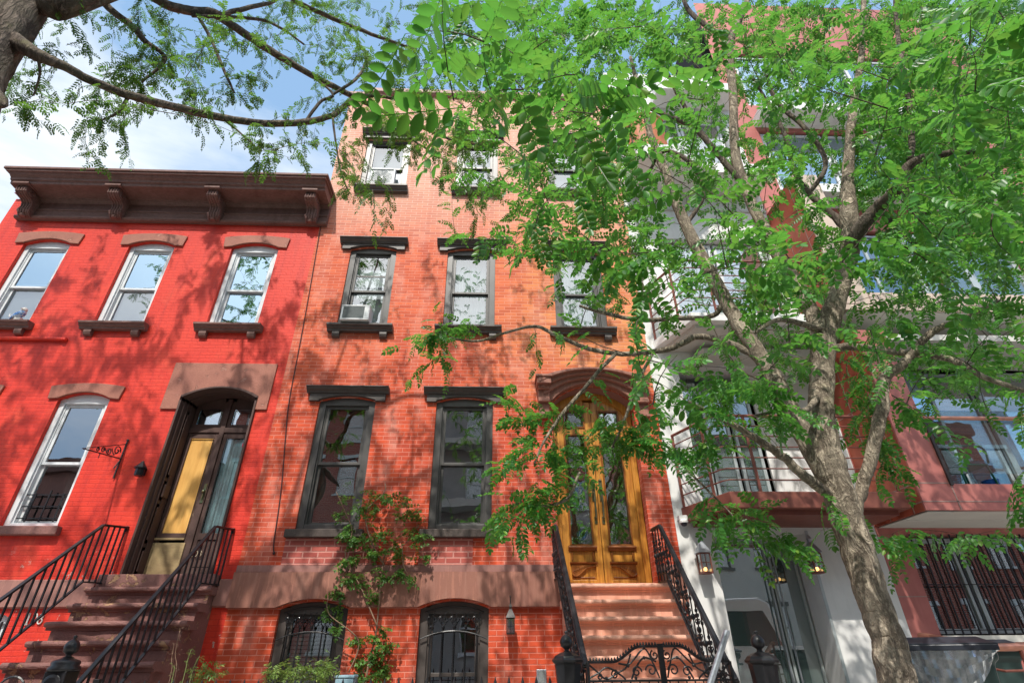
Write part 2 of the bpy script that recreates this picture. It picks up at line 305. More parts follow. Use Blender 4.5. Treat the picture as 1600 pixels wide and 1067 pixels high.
# ------------------------------------------------------------------ mesh builder
class MB:
    def __init__(s): s.v = []; s.f = []
    def add(s, vs, fs):
        o = len(s.v); s.v += [tuple(p) for p in vs]; s.f += [tuple(i+o for i in f) for f in fs]; return s
    def box(s, x0, x1, y0, y1, z0, z1):
        if x0 > x1: x0, x1 = x1, x0
        if y0 > y1: y0, y1 = y1, y0
        if z0 > z1: z0, z1 = z1, z0
        return s.add([(x0, y0, z0), (x1, y0, z0), (x1, y1, z0), (x0, y1, z0), (x0, y0, z1), (x1, y0, z1), (x1, y1, z1), (x0, y1, z1)],
                     [(0, 3, 2, 1), (4, 5, 6, 7), (0, 1, 5, 4), (1, 2, 6, 5), (2, 3, 7, 6), (3, 0, 4, 7)])
    def poly(s, pts): return s.add(pts, [tuple(range(len(pts)))])
    def prism(s, pts, a, b, axis='y'):
        """pts: 2-D outline; extruded along axis from a to b.  y: (x,z)  x: (y,z)  z: (x,y)"""
        n = len(pts)
        def P(p, t): return (p[0], t, p[1]) if axis == 'y' else ((t, p[0], p[1]) if axis == 'x' else (p[0], p[1], t))
        vs = [P(p, a) for p in pts]+[P(p, b) for p in pts]
        fs = [tuple(range(n)), tuple(range(2*n-1, n-1, -1))]+[(i, i+n, (i+1) % n+n, (i+1) % n) for i in range(n)]
        return s.add(vs, fs)
    def bar(s, a, b, w, h=None, up=(0, 0, 1)):
        a, b = Vector(a), Vector(b); h = h or w; d = (b-a).normalized(); u = Vector(up)
        if abs(d.dot(u)) > .98: u = Vector((0, 1, 0))
        x = d.cross(u).normalized()*w/2; z = x.cross(d).normalized()*h/2
        vs = [a-x-z, a+x-z, a+x+z, a-x+z, b-x-z, b+x-z, b+x+z, b-x+z]
        return s.add(vs, [(0, 3, 2, 1), (4, 5, 6, 7), (0, 1, 5, 4), (1, 2, 6, 5), (2, 3, 7, 6), (3, 0, 4, 7)])
    def tube(s, pts, rad, n=8, cap=True, jitter=None):
        pts = [Vector(p) for p in pts]; m = len(pts)
        if not hasattr(rad, '__len__'): rad = [rad]*m
        t0 = (pts[1]-pts[0]).normalized(); u = t0.orthogonal().normalized(); vs = []; L = 0
        for i, p in enumerate(pts):
            t = ((pts[min(i+1, m-1)]-pts[max(i-1, 0)])).normalized()
            u = (u-t*u.dot(t)).normalized(); w = t.cross(u)
            if i: L += (p-pts[i-1]).length
            for k in range(n):
                a = 2*PI*k/n; r = rad[i]
                if jitter: r *= jitter(a, L, rad[i])
                vs.append(p+(u*math.cos(a)+w*math.sin(a))*r)
        fs = [(i*n+k, i*n+(k+1) % n, (i+1)*n+(k+1) % n, (i+1)*n+k) for i in range(m-1) for k in range(n)]
        if cap: fs += [tuple(range(n-1, -1, -1)), tuple(range((m-1)*n, m*n))]
        return s.add(vs, fs)
    def lathe(s, prof, c, n=20, ang=0.0):
        """prof: [(r, z)] from bottom to top"""
        vs = []; m = len(prof)
        for r, z in prof:
            for k in range(n):
                a = 2*PI*k/n+ang; vs.append((c[0]+r*math.cos(a), c[1]+r*math.sin(a), c[2]+z))
        fs = [(i*n+k, i*n+(k+1) % n, (i+1)*n+(k+1) % n, (i+1)*n+k) for i in range(m-1) for k in range(n)]
        fs += [tuple(range(n-1, -1, -1)), tuple(range((m-1)*n, m*n))]
        return s.add(vs, fs)
    def ball(s, c, r, n=10, sz=1.0):
        return s.lathe([(max(r*math.cos(a), 1e-4), r*sz*math.sin(a)) for a in [(-.5+i/8)*PI for i in range(9)]], c, n)
    def build(s, name, mat, parent=None, smooth=False, org=None, bevel=0):
        me = bpy.data.meshes.new(name)
        if org is None:
            if parent is not None:
                org = parent['_org'] if '_org' in parent else (0, 0, 0)
            else:
                xs = np.array(s.v); org = ((xs[:, 0].min()+xs[:, 0].max())/2, (xs[:, 1].min()+xs[:, 1].max())/2, xs[:, 2].min())
        org = tuple(float(q) for q in org)
        me.from_pydata([(p[0]-org[0], p[1]-org[1], p[2]-org[2]) for p in s.v], [], s.f); me.update()
        bm = bmesh.new(); bm.from_mesh(me); bmesh.ops.recalc_face_normals(bm, faces=bm.faces); bm.to_mesh(me); bm.free()
        me.materials.append(M[mat])
        if smooth:
            for p in me.polygons: p.use_smooth = True
        o = bpy.data.objects.new(name, me); COL.objects.link(o)
        ORG[o.name] = org
        if parent is not None: o.parent = parent
        else: o.location = org
        o['_org'] = org
        if bevel:
            b = o.modifiers.new('edge', 'BEVEL'); b.width = bevel; b.segments = 2; b.limit_method = 'ANGLE'
        return o
ORG = {}
def tag(o, label=None, cat=None, group=None, kind=None):
    if label: o['label'] = label
    if cat: o['category'] = cat
    if group: o['group'] = group
    if kind: o['kind'] = kind
    return o
def thing(name, loc, label, cat, group=None):
    o = bpy.data.objects.new(name, None); COL.objects.link(o); o.location = loc; o.empty_display_size = .2
    o['_org'] = tuple(float(x) for x in loc); return tag(o, label, cat, group)
def copy_tree(o, parent=None):
    c = o.copy(); COL.objects.link(c)
    if parent is not None: c.parent = parent
    for ch in list(o.children): copy_tree(ch, c)
    return c
def arc(x0, x1, zs, rise, n=12):
    if rise <= 0: return [(x0, zs), (x1, zs)]
    w = (x1-x0)/2; R = (w*w+rise*rise)/(2*rise); xc = (x0+x1)/2; zc = zs+rise-R
    a = math.asin(w/R)
    return [(xc+R*math.sin(-a+2*a*i/n), zc+R*math.cos(-a+2*a*i/n)) for i in range(n+1)]
def facade(mb, x0, x1, z0, z1, ops, depth, y=0.0):
    """front sheet with openings (xa, xb, za, zspring, rise) and the reveals of each"""
    xs = sorted({x0, x1, *[o[0] for o in ops], *[o[1] for o in ops]})
    zs = sorted({z0, z1, *[o[2] for o in ops], *[o[3]+o[4] for o in ops]})
    for i in range(len(xs)-1):
        for k in range(len(zs)-1):
            mx, mz = (xs[i]+xs[i+1])/2, (zs[k]+zs[k+1])/2
            if any(o[0] < mx < o[1] and o[2] < mz < o[3]+o[4] for o in ops): continue
            mb.poly([(xs[i], y, zs[k]), (xs[i+1], y, zs[k]), (xs[i+1], y, zs[k+1]), (xs[i], y, zs[k+1])])
    for a, b, za, zp, r in ops:
        A = arc(a, b, zp, r); top = zp+r
        if r > 0:
            for p, q in zip(A, A[1:]):
                mb.poly([(p[0], y, p[1]), (q[0], y, q[1]), (q[0], y, top+1e-4), (p[0], y, top+1e-4)])
        out = [(a, za)]+A+[(b, za)]
        for p, q in zip(out, out[1:]+out[:1]):
            mb.poly([(p[0], y, p[1]), (q[0], y, q[1]), (q[0], y+depth, q[1]), (p[0], y+depth, p[1])])
    return mb
def smooth_path(pts, per=6):
    """Catmull-Rom through tuples of any length"""
    P = [np.array(p, float) for p in pts]; out = []
    for i in range(len(P)-1):
        a, b, c, d = P[max(i-1, 0)], P[i], P[i+1], P[min(i+2, len(P)-1)]
        for k in range(per):
            t = k/per
            out.append(.5*((2*b)+(-a+c)*t+(2*a-5*b+4*c-d)*t*t+(-a+3*b-3*c+d)*t**3))
    out.append(P[-1]); return out
def spiral(c, r0, r1, a0, a1, n=14, plane='xz', y=0.0):
    out = []
    for i in range(n+1):
        t = i/n; r = r0+(r1-r0)*t; a = a0+(a1-a0)*t
        out.append((c[0]+r*math.cos(a), y, c[1]+r*math.sin(a)))
    return out
# ================================================================== GROUND
def ground():
    def sheet(name, mat, x0, x1, y0, y1, z):
        o = MB().poly([(x0, y0, z), (x1, y0, z), (x1, y1, z), (x0, y1, z)]).build(name, mat, org=(0, 0, 0)); o['kind'] = 'structure'; return o
    sheet('ground', 'asphalt', -400, 400, -400, 400, -.16)
    sheet('road', 'asphalt', -60, 60, -15.2, -6.4, -.15)
    o = MB().box(-60, 60, -6.25, -3.4, -.14, -.004).build('pavement', 'concrete', org=(0, 0, 0)); o['kind'] = 'structure'
    o = MB().box(-60, 60, -6.4, -6.25, -.14, 0).build('kerb', 'concrete', org=(0, 0, 0)); o['kind'] = 'structure'
    o = MB().box(-60, 60, -3.4, 0, -.14, .2).build('front_yard_paving', 'yard_stone', org=(0, 0, 0)); o['kind'] = 'structure'
    o = MB().box(-60, 60, -18.5, -15.2, -.14, -.004).build('far_pavement', 'concrete', org=(0, 0, 0)); o['kind'] = 'structure'
ground()
# ================================================================== WINDOWS AND HOUSES
def window(par, x0, x1, z0, zs, rise, mat, mid=None, blind=None, bz=(0, 1), pane=('glass', 'glass'), cas=.075, sashw=.045, dep=.06, label=None, blinds_y=.215):
    """sash window in an opening: mesh 'window' (casing) > sash, pane, blind"""
    mb = MB(); yi = dep; yo = dep+.10
    mb.box(x0-.001, x0+cas, yi, yo, z0, zs+rise*.25); mb.box(x1-cas, x1+.001, yi, yo, z0, zs+rise*.25)
    mb.box(x0+cas, x1-cas, yi+.005, yo, z0, z0+cas*.8)
    top = zs-.055
    A = arc(x0+.001, x1-.001, zs, rise-.002)
    mb.prism([(x0+cas, top)]+[(max(p[0], x0+cas), p[1]) for p in A if True]+[(x1-cas, top)], yi+.002, yo-.004)
    # stepped inner stop
    mb.box(x0+cas, x0+cas+.02, yi+.03, yo+.02, z0+cas*.8, top); mb.box(x1-cas-.02, x1-cas, yi+.03, yo+.02, z0+cas*.8, top)
    w = mb.build('window', mat, par, bevel=.004)
    if label: w['label'] = label
    xa, xb, za, zb = x0+cas+.015, x1-cas-.015, z0+cas*.8, top
    zm = za+(zb-za)*.5 if mid is None else mid
    for k, (a, b, y) in enumerate(((zm-.02, zb, yi+.045), (za, zm+.022, yi+.085))):
        s = MB(); s.box(xa, xa+sashw, y, y+.035, a, b); s.box(xb-sashw, xb, y, y+.035, a, b)
        s.box(xa+sashw, xb-sashw, y+.001, y+.034, a, a+sashw*.9); s.box(xa+sashw, xb-sashw, y+.001, y+.034, b-sashw, b)
        s.build('sash', mat, w, bevel=.003)
        MB().poly([(xa+sashw, y+.018, a+.03), (xb-sashw, y+.018, a+.03), (xb-sashw, y+.018, b-.03), (xa+sashw, y+.018, b-.03)]).build('pane', pane[k], w)
    if blind:
        h = zb-za
        b = MB()
        if blind == 'curtain':
            n = 40; yy = lambda i: blinds_y+.022*math.sin(i*1.9)+.015*math.sin(i*.83+1)
            for i in range(n):
                u, v = xa+(xb-xa)*i/n, xa+(xb-xa)*(i+1)/n
                b.poly([(u, yy(i), za+h*bz[0]), (v, yy(i+1), za+h*bz[0]), (v, yy(i+1), za+h*bz[1]), (u, yy(i), za+h*bz[1])])
        elif blind == 'blind':
            n = int(h*(bz[1]-bz[0])/.045)
            for i in range(n):
                z = za+h*bz[0]+.045*i
                b.poly([(xa, blinds_y, z), (xb, blinds_y, z), (xb, blinds_y+.025, z+.04), (xa, blinds_y+.025, z+.04)])
        else:
            b.poly([(xa, blinds_y, za+h*bz[0]), (xb, blinds_y, za+h*bz[0]), (xb, blinds_y, za+h*bz[1]), (xa, blinds_y, za+h*bz[1])])
        b.build({'curtain': 'curtain', 'blind': 'blind'}.get(blind, 'shade'), blind, w)
    return w
def stone_lintel(w, x0, x1, zs, rise, mat='lintel_stone', ear=.17, th=.19):
    A = arc(x0, x1, zs+.004, rise); B = arc(x0-ear, x1+ear, zs+th+.0, rise*.55)
    pts = [(x0-ear*.85, zs-.01)]+B+[(x1+ear*.85, zs-.01)]+A[::-1]
    MB().prism(pts, -.035, -.002).build('lintel', mat, w, bevel=.008)
def moulded_sill(w, x0, x1, z, mat, br=True, ext=.12, h=.085):
    mb = MB()
    mb.prism([(0, z), (-.15, z-.012), (-.15, z-h*.55), (-.125, z-h*.62), (-.115, z-h*.95), (-.08, z-h*1.15), (-.08, z-h*1.5), (0, z-h*1.5)], x0-ext, x1+ext, 'x')
    o = mb.build('sill', mat, w, bevel=.004)
    if br:
        for c in (x0-ext+.09, x1+ext-.21):
            b = MB(); b.prism([(0, z-h*1.5), (-.075, z-h*1.5), (-.078, z-h*2.1), (-.06, z-h*2.6), (-.03, z-h*2.75), (0, z-h*2.75)], c, c+.12, 'x')
            b.build('sill_bracket', mat, w, bevel=.005)
def hood(w, x0, x1, zs, rise, mat='black_trim', ear=.20, flat=False):
    mb = MB(); a, b = x0-ear, x1+ear; z = zs
    A = arc(x0, x1, z-.0, rise)
    top = z+.205
    if flat: mb.prism([(a+.06, z), (a+.06, z+.10), (b-.06, z+.10), (b-.06, z)], -.05, -.002)
    else: mb.prism([(a+.05, z-.02), (a+.05, z+.10), (b-.05, z+.10), (b-.05, z-.02), (x1, z-.02)]+A[::-1]+[(x0, z-.02)], -.055, -.002)
    mb.prism([(-.002, z+.10), (-.075, z+.10), (-.085, z+.128), (-.125, z+.150), (-.135, z+.175), (-.155, z+.180), (-.155, top-.008), (-.002, top)], a, b, 'x')
    mb.build('window_hood', mat, w, bevel=.004)
# ------------------------------------------------------------------ RED HOUSE
def red_house():
    R = thing('red_townhouse', (-6.2, 0, 0), 'bright red painted brick row house with brown bracketed cornice and white window frames', 'house')
    up = [(-8.46, -7.64), (-6.61, -5.80), (-4.78, -3.94)]; lo = [(-8.42, -7.62), (-6.58, -5.82)]
    ops = [(a, b, 6.17, 7.86, .10) for a, b in up]+[(a, b, 2.95, 4.82, .10) for a, b in lo]
    ops += [(-4.76, -3.60, 2.30, 4.88, .16), (-6.90, -5.92, .5, 1.86, .10)]
    facade(MB(), -9.1, -3.3, .2, 8.95, ops, .17).build('front_wall', 'red_brick', R)
    m = MB(); m.box(-9.1, -3.302, .55, 9.5, .2, 9.0); m.build('rear_block', 'dark_room', R)
    m = MB(); m.poly([(-9.1, 0, .2), (-9.1, 9.5, .2), (-9.1, 9.5, 8.95), (-9.1, 0, 8.95)]); m.poly([(-9.1, -.1, 9.02), (-3.3, -.1, 9.02), (-3.3, 9.5, 9.02), (-9.1, 9.5, 9.02)]); m.build('side_wall_and_roof', 'red_brick', R)
    blinds = [('pale_screen', (0, .56)), ('pale_screen', (0, .50)), None]
    for i, (a, b) in enumerate(up):
        bl = blinds[i]
        w = window(R, a, b, 6.17, 7.86, .10, 'white_frame', blind=bl[0] if bl else None, bz=bl[1] if bl else (0, 1), mid=6.97, pane=('glass_sky', 'glass_sky' if i == 2 else 'glass'))
        stone_lintel(w, a, b, 7.86, .10, th=.22); moulded_sill(w, a, b, 6.16, 'cornice_paint')
    for i, (a, b) in enumerate(lo):
        w = window(R, a, b, 2.95, 4.82, .10, 'white_frame', mid=3.85, pane=('glass', 'glass_dim'))
        stone_lintel(w, a, b, 4.82, .10, th=.2)
        MB().box(a-.08, b+.08, -.09, .05, 2.83, 2.945).build('sill', 'peeling_brownstone', w, bevel=.012)
        g = MB()
        for z in (3.08, 3.24, 3.40): g.bar((a+.09, .11, z), (b-.09, .11, z), .014)
        for k in range(3): x = a+.22+k*.19; g.bar((x, .10, 3.03), (x, .10, 3.46-.04*abs(k-1)), .016)
        g.build('window_guard', 'iron', w)
    w = window(R, -6.90, -5.92, .5, 1.86, .10, 'white_frame', pane=('glass_dim', 'glass_dim'))
    g = MB()
    for k in range(7): x = -6.84+k*.145; g.bar((x, -.03, .5), (x, -.03, 1.82), .018)
    for k in range(6):
        for z in (1.62, 1.4, 1.0): g.tube(spiral((-6.77+k*.145, z), .055, .015, 0, 7, 14, y=-.03), .007, 4)
    g.build('window_grille', 'iron', w)
    # cornice
    prof = [(-.002, 8.40), (-.075, 8.40), (-.10, 8.425), (-.10, 8.455), (-.075, 8.48), (-.06, 8.49), (-.06, 8.60), (-.085, 8.615), (-.085, 8.64), (-.06, 8.655), (-.06, 8.80), (-.12, 8.83), (-.14, 8.86),
            (-.46, 8.88), (-.47, 8.935), (-.50, 8.945), (-.51, 8.985), (-.555, 9.015), (-.585, 9.06), (-.60, 9.07), (-.60, 9.105), (-.002, 9.16)]
    cn = MB().prism(prof, -8.84, -3.16, 'x').build('cornice', 'cornice_paint', R, bevel=.004)
    m = MB(); m.box(-8.93, -3.10, -.635, .3, 9.095, 9.15); m.box(-8.89, -3.13, -.61, -.1, 9.055, 9.094); m.build('gutter_edge', 'cornice_paint', cn, bevel=.01)
    bp = [(-.06, 8.86), (-.42, 8.86), (-.435, 8.80), (-.43, 8.74), (-.36, 8.70), (-.27, 8.685), (-.215, 8.65), (-.20, 8.58), (-.21, 8.50), (-.19, 8.44), (-.15, 8.40), (-.10, 8.395), (-.06, 8.42)]
    for c in (-8.62, -6.99, -5.21, -3.43):
        b = MB().prism(bp, c-.10, c+.10, 'x').build('bracket', 'cornice_paint', cn, bevel=.012)
        r = MB()
        for dx in (-.07, -.025, .025, .07): r.tube([(c+dx, q[0]-.006, q[1]) for q in bp[1:]], .012, 6)
        r.lathe([(.04, 0), (.055, .03), (.03, .06)], (c, -.15, 8.375), 10)
        for sd in (-1, 1): r.tube([(c+sd*.103, -.30+q[0], 8.77+q[2]) for q in spiral((0, 0), .075, .02, 0, 9, 18)], .010, 5); r.tube([(c+sd*.103, -.16+q[0], 8.50+q[2]) for q in spiral((0, 0), .05, .015, 2, 10, 16)], .009, 5)
        r.box(c-.14, c+.14, -.50, -.1, 8.862, 8.90)
        r.build('scrollwork', 'cornice_paint', cn)
    # stone base course, leader pipe
    m = MB(); m.prism([(0.01, 2.30), (-.05, 2.28), (-.05, 1.98), (0.01, 1.96)], -9.1, -5.02, 'x'); m.prism([(0.01, 2.30), (-.05, 2.28), (-.05, 1.98), (0.01, 1.96)], -3.49, -3.30, 'x'); m.build('base_course', 'brownstone_dull', R)
    m = MB(); m.tube([(-9.1, -.035, 5.85), (-6.9, -.035, 5.85)], .028, 8); m.lathe([(.04, -.02), (.04, .02)], (-6.9, -.035, 5.85), 8); m.build('conduit', 'red_brick', R)
    # door surround and door
    A = arc(-4.76, -3.60, 4.882, .16)
    pts = [(-5.02, 4.66), (-5.02, 5.45), (-3.43, 5.45), (-3.43, 4.66), (-3.60, 4.66)]+A[::-1]+[(-4.76, 4.66)]
    MB().prism(pts, -.03, -.002).build('door_surround', 'lintel_stone', R, bevel=.006)
    d = MB()
    for i, (wd, ya, yb) in enumerate(((.03, -.045, .33), (.02, .04, .331), (.02, .12, .332), (.01, .20, .333))):
        o = sum((.03, .02, .02, .01)[:i]); a, b = -4.76+o, -3.60-o; A1 = arc(a, b, 4.88-o*.2, .16-o*.25); A2 = arc(a+wd, b-wd, 4.88-o*.2-wd*.9, .16-o*.25)
        d.box(a, a+wd, ya, yb, 2.34, 4.86-o*.2); d.box(b-wd, b, ya, yb, 2.34, 4.86-o*.2)
        d.prism([(a, 4.80)]+A1+[(b, 4.80)]+[(b-wd, 4.80)]+A2[::-1]+[(a+wd, 4.80)], ya, yb)
    door = d.build('front_door', 'old_door_paint', R, bevel=.004)
    m = MB()
    for z0, z1, dd in ((2.36, 2.72, .015), (2.76, 3.30, .012), (3.34, 3.62, .03), (3.66, 4.70, .012)):
        m.box(-4.705, -4.69, .135, .31, z0, z1); m.box(-4.69, -4.69+dd, .16, .29, z0+.05, z1-.05)
    m.build('panelled_jamb', 'old_door_paint', door, bevel=.004)
    xl, xr, xm = -4.68, -3.68, -4.18
    lf = MB(); y0, y1 = .34, .39
    lf.box(xl, xr, y0+.004, y1, 2.34, 2.40); lf.box(xl, xr, y0-.02, y1, 4.42, 4.50); lf.box(xm-.035, xm+.035, y0-.025, y1, 2.34, 4.98)
    for a, b in ((xl, xm-.035), (xm+.035, xr)):
        for q0, q1 in ((2.40, 4.42), (4.50, 4.95)):
            lf.box(a, a+.055, y0, y1, q0, q1); lf.box(b-.055, b, y0, y1, q0, q1)
        lf.box(a+.055, b-.055, y0+.002, y1, 2.40, 2.48); lf.box(a+.055, b-.055, y0-.012, y1, 2.84, 2.93); lf.box(a+.055, b-.055, y0+.002, y1, 4.34, 4.42)
        lf.box(a+.055, b-.055, y0+.002, y1, 4.50, 4.56); lf.box(a+.055, b-.055, y0+.002, y1, 4.82, 5.0)
        for q in ((a+.055, 2.93, 4.34), (b-.067, 2.93, 4.34), (a+.055, 4.56, 4.82), (b-.067, 4.56, 4.82)): lf.box(q[0], q[0]+.012, y0-.014, y0, q[1], q[2])
        lf.box(a+.067, b-.067, y0-.014, y0, 4.326, 4.338); lf.box(a+.067, b-.067, y0-.014, y0, 4.806, 4.818)
    lf.build('door_leaf', 'old_door_paint', door, bevel=.004)
    for a, b in ((xl, xm-.035), (xm+.035, xr)): MB().box(a+.056, b-.056, .36, .37, 4.561, 4.819).build('transom_pane', 'glass', door)
    MB().box(xl+.056, xm-.091, .352, .366, 2.932, 4.338).build('plywood_panel', 'plywood', door)
    m = MB(); m.box(xl-.02, xm-.06, .322, .337, 2.38, 2.80); m.box(xl-.0, xm-.09, .315, .336, 2.835, 2.865); m.build('kick_board', 'kick_board', door, bevel=.006)
    MB().box(xm+.091, xr-.056, .358, .364, 2.932, 4.338).build('door_pane', 'glass_clear', door)
    c = MB(); n = 26; xa, xb = xm+.092, xr-.057
    yy = lambda i: .40+.016*math.sin(i*1.7)+.012*math.sin(i*.7)
    for i in range(n): u, v = xa+(xb-xa)*i/n, xa+(xb-xa)*(i+1)/n; c.poly([(u, yy(i), 2.93), (v, yy(i+1), 2.93), (v, yy(i+1), 4.338), (u, yy(i), 4.338)])
    c.build('curtain', 'curtain', door)
    MB().box(xm+.093, xr-.058, .345, .35, 2.49, 2.83).build('lower_panel', 'old_door_paint', door)
    MB().box(xr-.15, xr-.075, .350, .3575, 4.20, 4.26).build('sticker', 'red_sticker', door)
    m = MB(); m.box(xm-.022, xm+.022, .305, .316, 3.34, 3.62); m.lathe([(.018, -.02), (.024, 0), (.018, .02)], (xm, .285, 3.50), 10); m.box(xm-.01, xm+.01, .285, .306, 3.40, 3.52); m.build('door_handle', 'bronze', door, bevel=.003)
    digits(door, '108', (-4.12, .320, 2.62), .075, .052, 'number_gilt', 'house_number')
    digits(R, '108', (-5.72, -.012, 1.79), .12, .075, 'number_white', 'house_number')
    return R
def digits(par, txt, p, h, w, mat, name):
    m = MB(); t = h*.14; x = p[0]; y = p[1]
    for ch in txt:
        cx = x+w*.38
        if ch == '1':
            m.bar((cx, y, p[2]), (cx, y, p[2]+h), t, .008, (0, 1, 0)); m.bar((cx-w*.2, y, p[2]+h*.78), (cx, y, p[2]+h), t, .008, (0, 1, 0)); m.bar((cx-w*.2, y, p[2]), (cx+w*.2, y, p[2]), t, .008, (0, 1, 0))
        elif ch == '0':
            E = [(cx+w*.32*math.cos(a), y, p[2]+h/2+h*.46*math.sin(a)) for a in [2*PI*i/16 for i in range(17)]]; m.tube(E, t*.5, 5)
        elif ch == '8':
            for zc, r in ((.27, .27), (.75, .23)):
                E = [(cx+w*.33*math.cos(a)*(r/.27), y, p[2]+h*zc+h*r*math.sin(a)*.9) for a in [2*PI*i/14 for i in range(15)]]; m.tube(E, t*.5, 5)
        x += w
    m.build(name, mat, par)
# ------------------------------------------------------------------ MIDDLE HOUSE
def middle_house():
    R = thing('brick_townhouse', (-.35, 0, 0), 'tall weathered orange brick row house with black window hoods and golden double door', 'house')
    T = [(-2.72, -1.79), (-.80, .06), (1.10, 2.0)]; Mi = [(-2.63, -1.79), (-.85, .03), (1.09, 1.98)]; L = [(-2.66, -1.80), (-.86, .02)]; B = [(-2.66, -1.79), (-.88, .0)]
    ops = [(a, b, 9.48, 10.93, 0) for a, b in T]+[(a, b, 6.20, 7.86, .07) for a, b in Mi]+[(a, b, 2.91, 4.82, .07) for a, b in L]+[(a, b, .45, 1.94, .09) for a, b in B]
    ops += [(.94, 2.23, 2.20, 4.80, .30)]
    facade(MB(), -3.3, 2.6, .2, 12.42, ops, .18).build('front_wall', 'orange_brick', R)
    MB().box(-3.299, 2.597, .6, 9.5, .2, 12.4).build('rear_block', 'dark_room', R)
    m = MB(); m.poly([(-3.3, 0, 8.9), (-3.3, 9.5, 8.9), (-3.3, 9.5, 12.42), (-3.3, 0, 12.42)]); m.poly([(2.6, 0, 2), (2.6, 9.5, 2), (2.6, 9.5, 12.42), (2.6, 0, 12.42)]); m.build('side_wall', 'orange_brick', R)
    m = MB(); m.box(-3.36, -2.98, -.05, .4, 12.425, 12.50); m.prism([(.4, 12.42), (-.03, 12.42), (-.05, 12.44), (-.09, 12.49), (-.09, 12.60), (.4, 12.62)], -2.98, 2.60, 'x'); m.build('coping', 'brownstone_dull', R, bevel=.006)
    mids = ['curtain', 'curtain', 'curtain']
    for i, (a, b) in enumerate(T):
        w = window(R, a, b, 9.48, 10.93, 0, 'grey_frame', blind='pale_screen' if i else None, bz=(0, 1), pane=('glass', 'glass'), cas=.10, dep=.035, mid=10.22 if i else 10.12)
        hood(w, a, b, 10.94, 0, flat=True, ear=.12); moulded_sill(w, a, b, 9.47, 'black_trim', br=False, ext=.06, h=.10)
        if i == 0: MB().poly([(a+.1, .25, 9.5), (b-.1, .25, 9.5), (b-.1, .25, 10.9), (a+.1, .25, 10.9)]).build('shade', 'pale_screen', w)
    for i, (a, b) in enumerate(Mi):
        w = window(R, a, b, 6.20, 7.86, .07, 'grey_frame', blind=('pale_screen', 'curtain', 'curtain')[i], bz=((0, .84), (0, 1), (0, 1))[i], pane=('glass', 'glass'), cas=.10, dep=.03, mid=(6.98, 6.98, 6.98)[i])
        hood(w, a, b, 7.87, .07); moulded_sill(w, a, b, 6.19, 'black_trim')
        if i == 0: MB().box(a+.17, b-.17, .082, .092, 7.30, 7.33).build('meeting_rail', 'grey_frame', w)
    for i, (a, b) in enumerate(L):
        w = window(R, a, b, 2.91, 4.82, .07, 'grey_frame', blind=('dim_screen', None)[i], bz=(0, .5), pane=('glass_dim', 'glass_dim'), cas=.10, dep=.03, mid=3.86)
        hood(w, a, b, 4.83, .07); MB().box(a-.10, b+.08, -.10, .05, 2.80, 2.905).build('sill', 'sill_grey', w, bevel=.008)
        MB().box(a-.09, b+.30*(1-2*i)+(.05 if i else 0), -.012, -.002, 2.462, 2.797).build('patched_brickwork', 'patch_brick', w)
    # belt course following the basement arches
    up = MB().prism([(.01, 2.465), (-.03, 2.455), (-.03, 2.375), (.01, 2.37)], -3.3, .93, 'x'); up.prism([(.01, 2.465), (-.03, 2.455), (-.03, 2.375), (.01, 2.37)], 2.24, 2.6, 'x')
    up.build('belt_moulding', 'brownstone_dull', R)
    pts = [(-3.3, 1.955), (-3.3, 2.368), (.93, 2.368), (.93, 1.955)]
    for a, b in B[::-1]: pts += [(b+.03, 1.955)]+arc(a-.03, b+.03, 1.956, .10)[::-1]+[(a-.03, 1.955)]
    bc = MB().prism(pts, -.075, -.002); bc.prism([(2.30, 1.955), (2.30, 2.368), (2.6, 2.368), (2.6, 1.955)], -.075, -.002); bc.build('belt_course', 'brownstone_band', R, bevel=.01)
    for i, (a, b) in enumerate(B):
        w = window(R, a, b, .45, 1.94, .09, 'black_trim', blind='blind', bz=((.42, .86), (0, .35))[i], pane=('glass_dim', 'glass_dim'), cas=.11, mid=(1.05, 1.22)[i])
        g = MB(); y = .03
        n = 5; xs = [a+.15+(b-a-.30)*k/(n-1) for k in range(n)]
        for x in xs:
            g.bar((x, y, .45), (x, y, 1.72), .016); g.ball((x, y, 1.735), .019, 8)
            for z in (.98, 1.08): g.tube(spiral((x-.028, z), .028, .006, 0, 6, 10, y=y), .005, 4); g.tube(spiral((x+.028, z), .028, .006, PI, PI-6, 10, y=y), .005, 4)
            g.ball((x, y, 1.03), .020, 8, 1.8)
            for sg in (-1, 1): g.tube([(x+sg*q[0], y, 1.83+q[2]) for q in spiral((.03, 0), .04, .008, PI, PI+7, 14)], .006, 4); g.tube([(x, y, 1.74), (x+sg*.03, y, 1.78), (x+sg*.02, y, 1.86), (x+sg*.045, y, 1.91)], .006, 4)
        A = arc(a+.02, b-.02, 1.60, .09, 10); g.tube([(p[0], y-.012, p[1]) for p in A], .008, 5)
        A = arc(a+.06, b-.06, 1.90, .07, 10); g.tube([(p[0], y, p[1]) for p in A], .008, 5)
        g.build('window_grille', 'iron', w)
    # door surround: brownstone arched hood on consoles
    xa, xb = .94, 2.23
    hd = MB()
    for i, (o0, o1, y) in enumerate(((.0, .11, -.10), (.10, .19, -.16), (.18, .26, -.22), (.25, .31, -.28))):
        A0 = arc(xa-.0-o0*.7, xb+o0*.7, 4.83+o0, .30-o0*.35); A1 = arc(xa-o1*.7, xb+o1*.7, 4.83+o1, .30-o1*.35)
        hd.prism([(A1[0][0], A0[0][1]-.02)]+A1+[(A1[-1][0], A0[-1][1]-.02)]+A0[::-1], y, -.002)
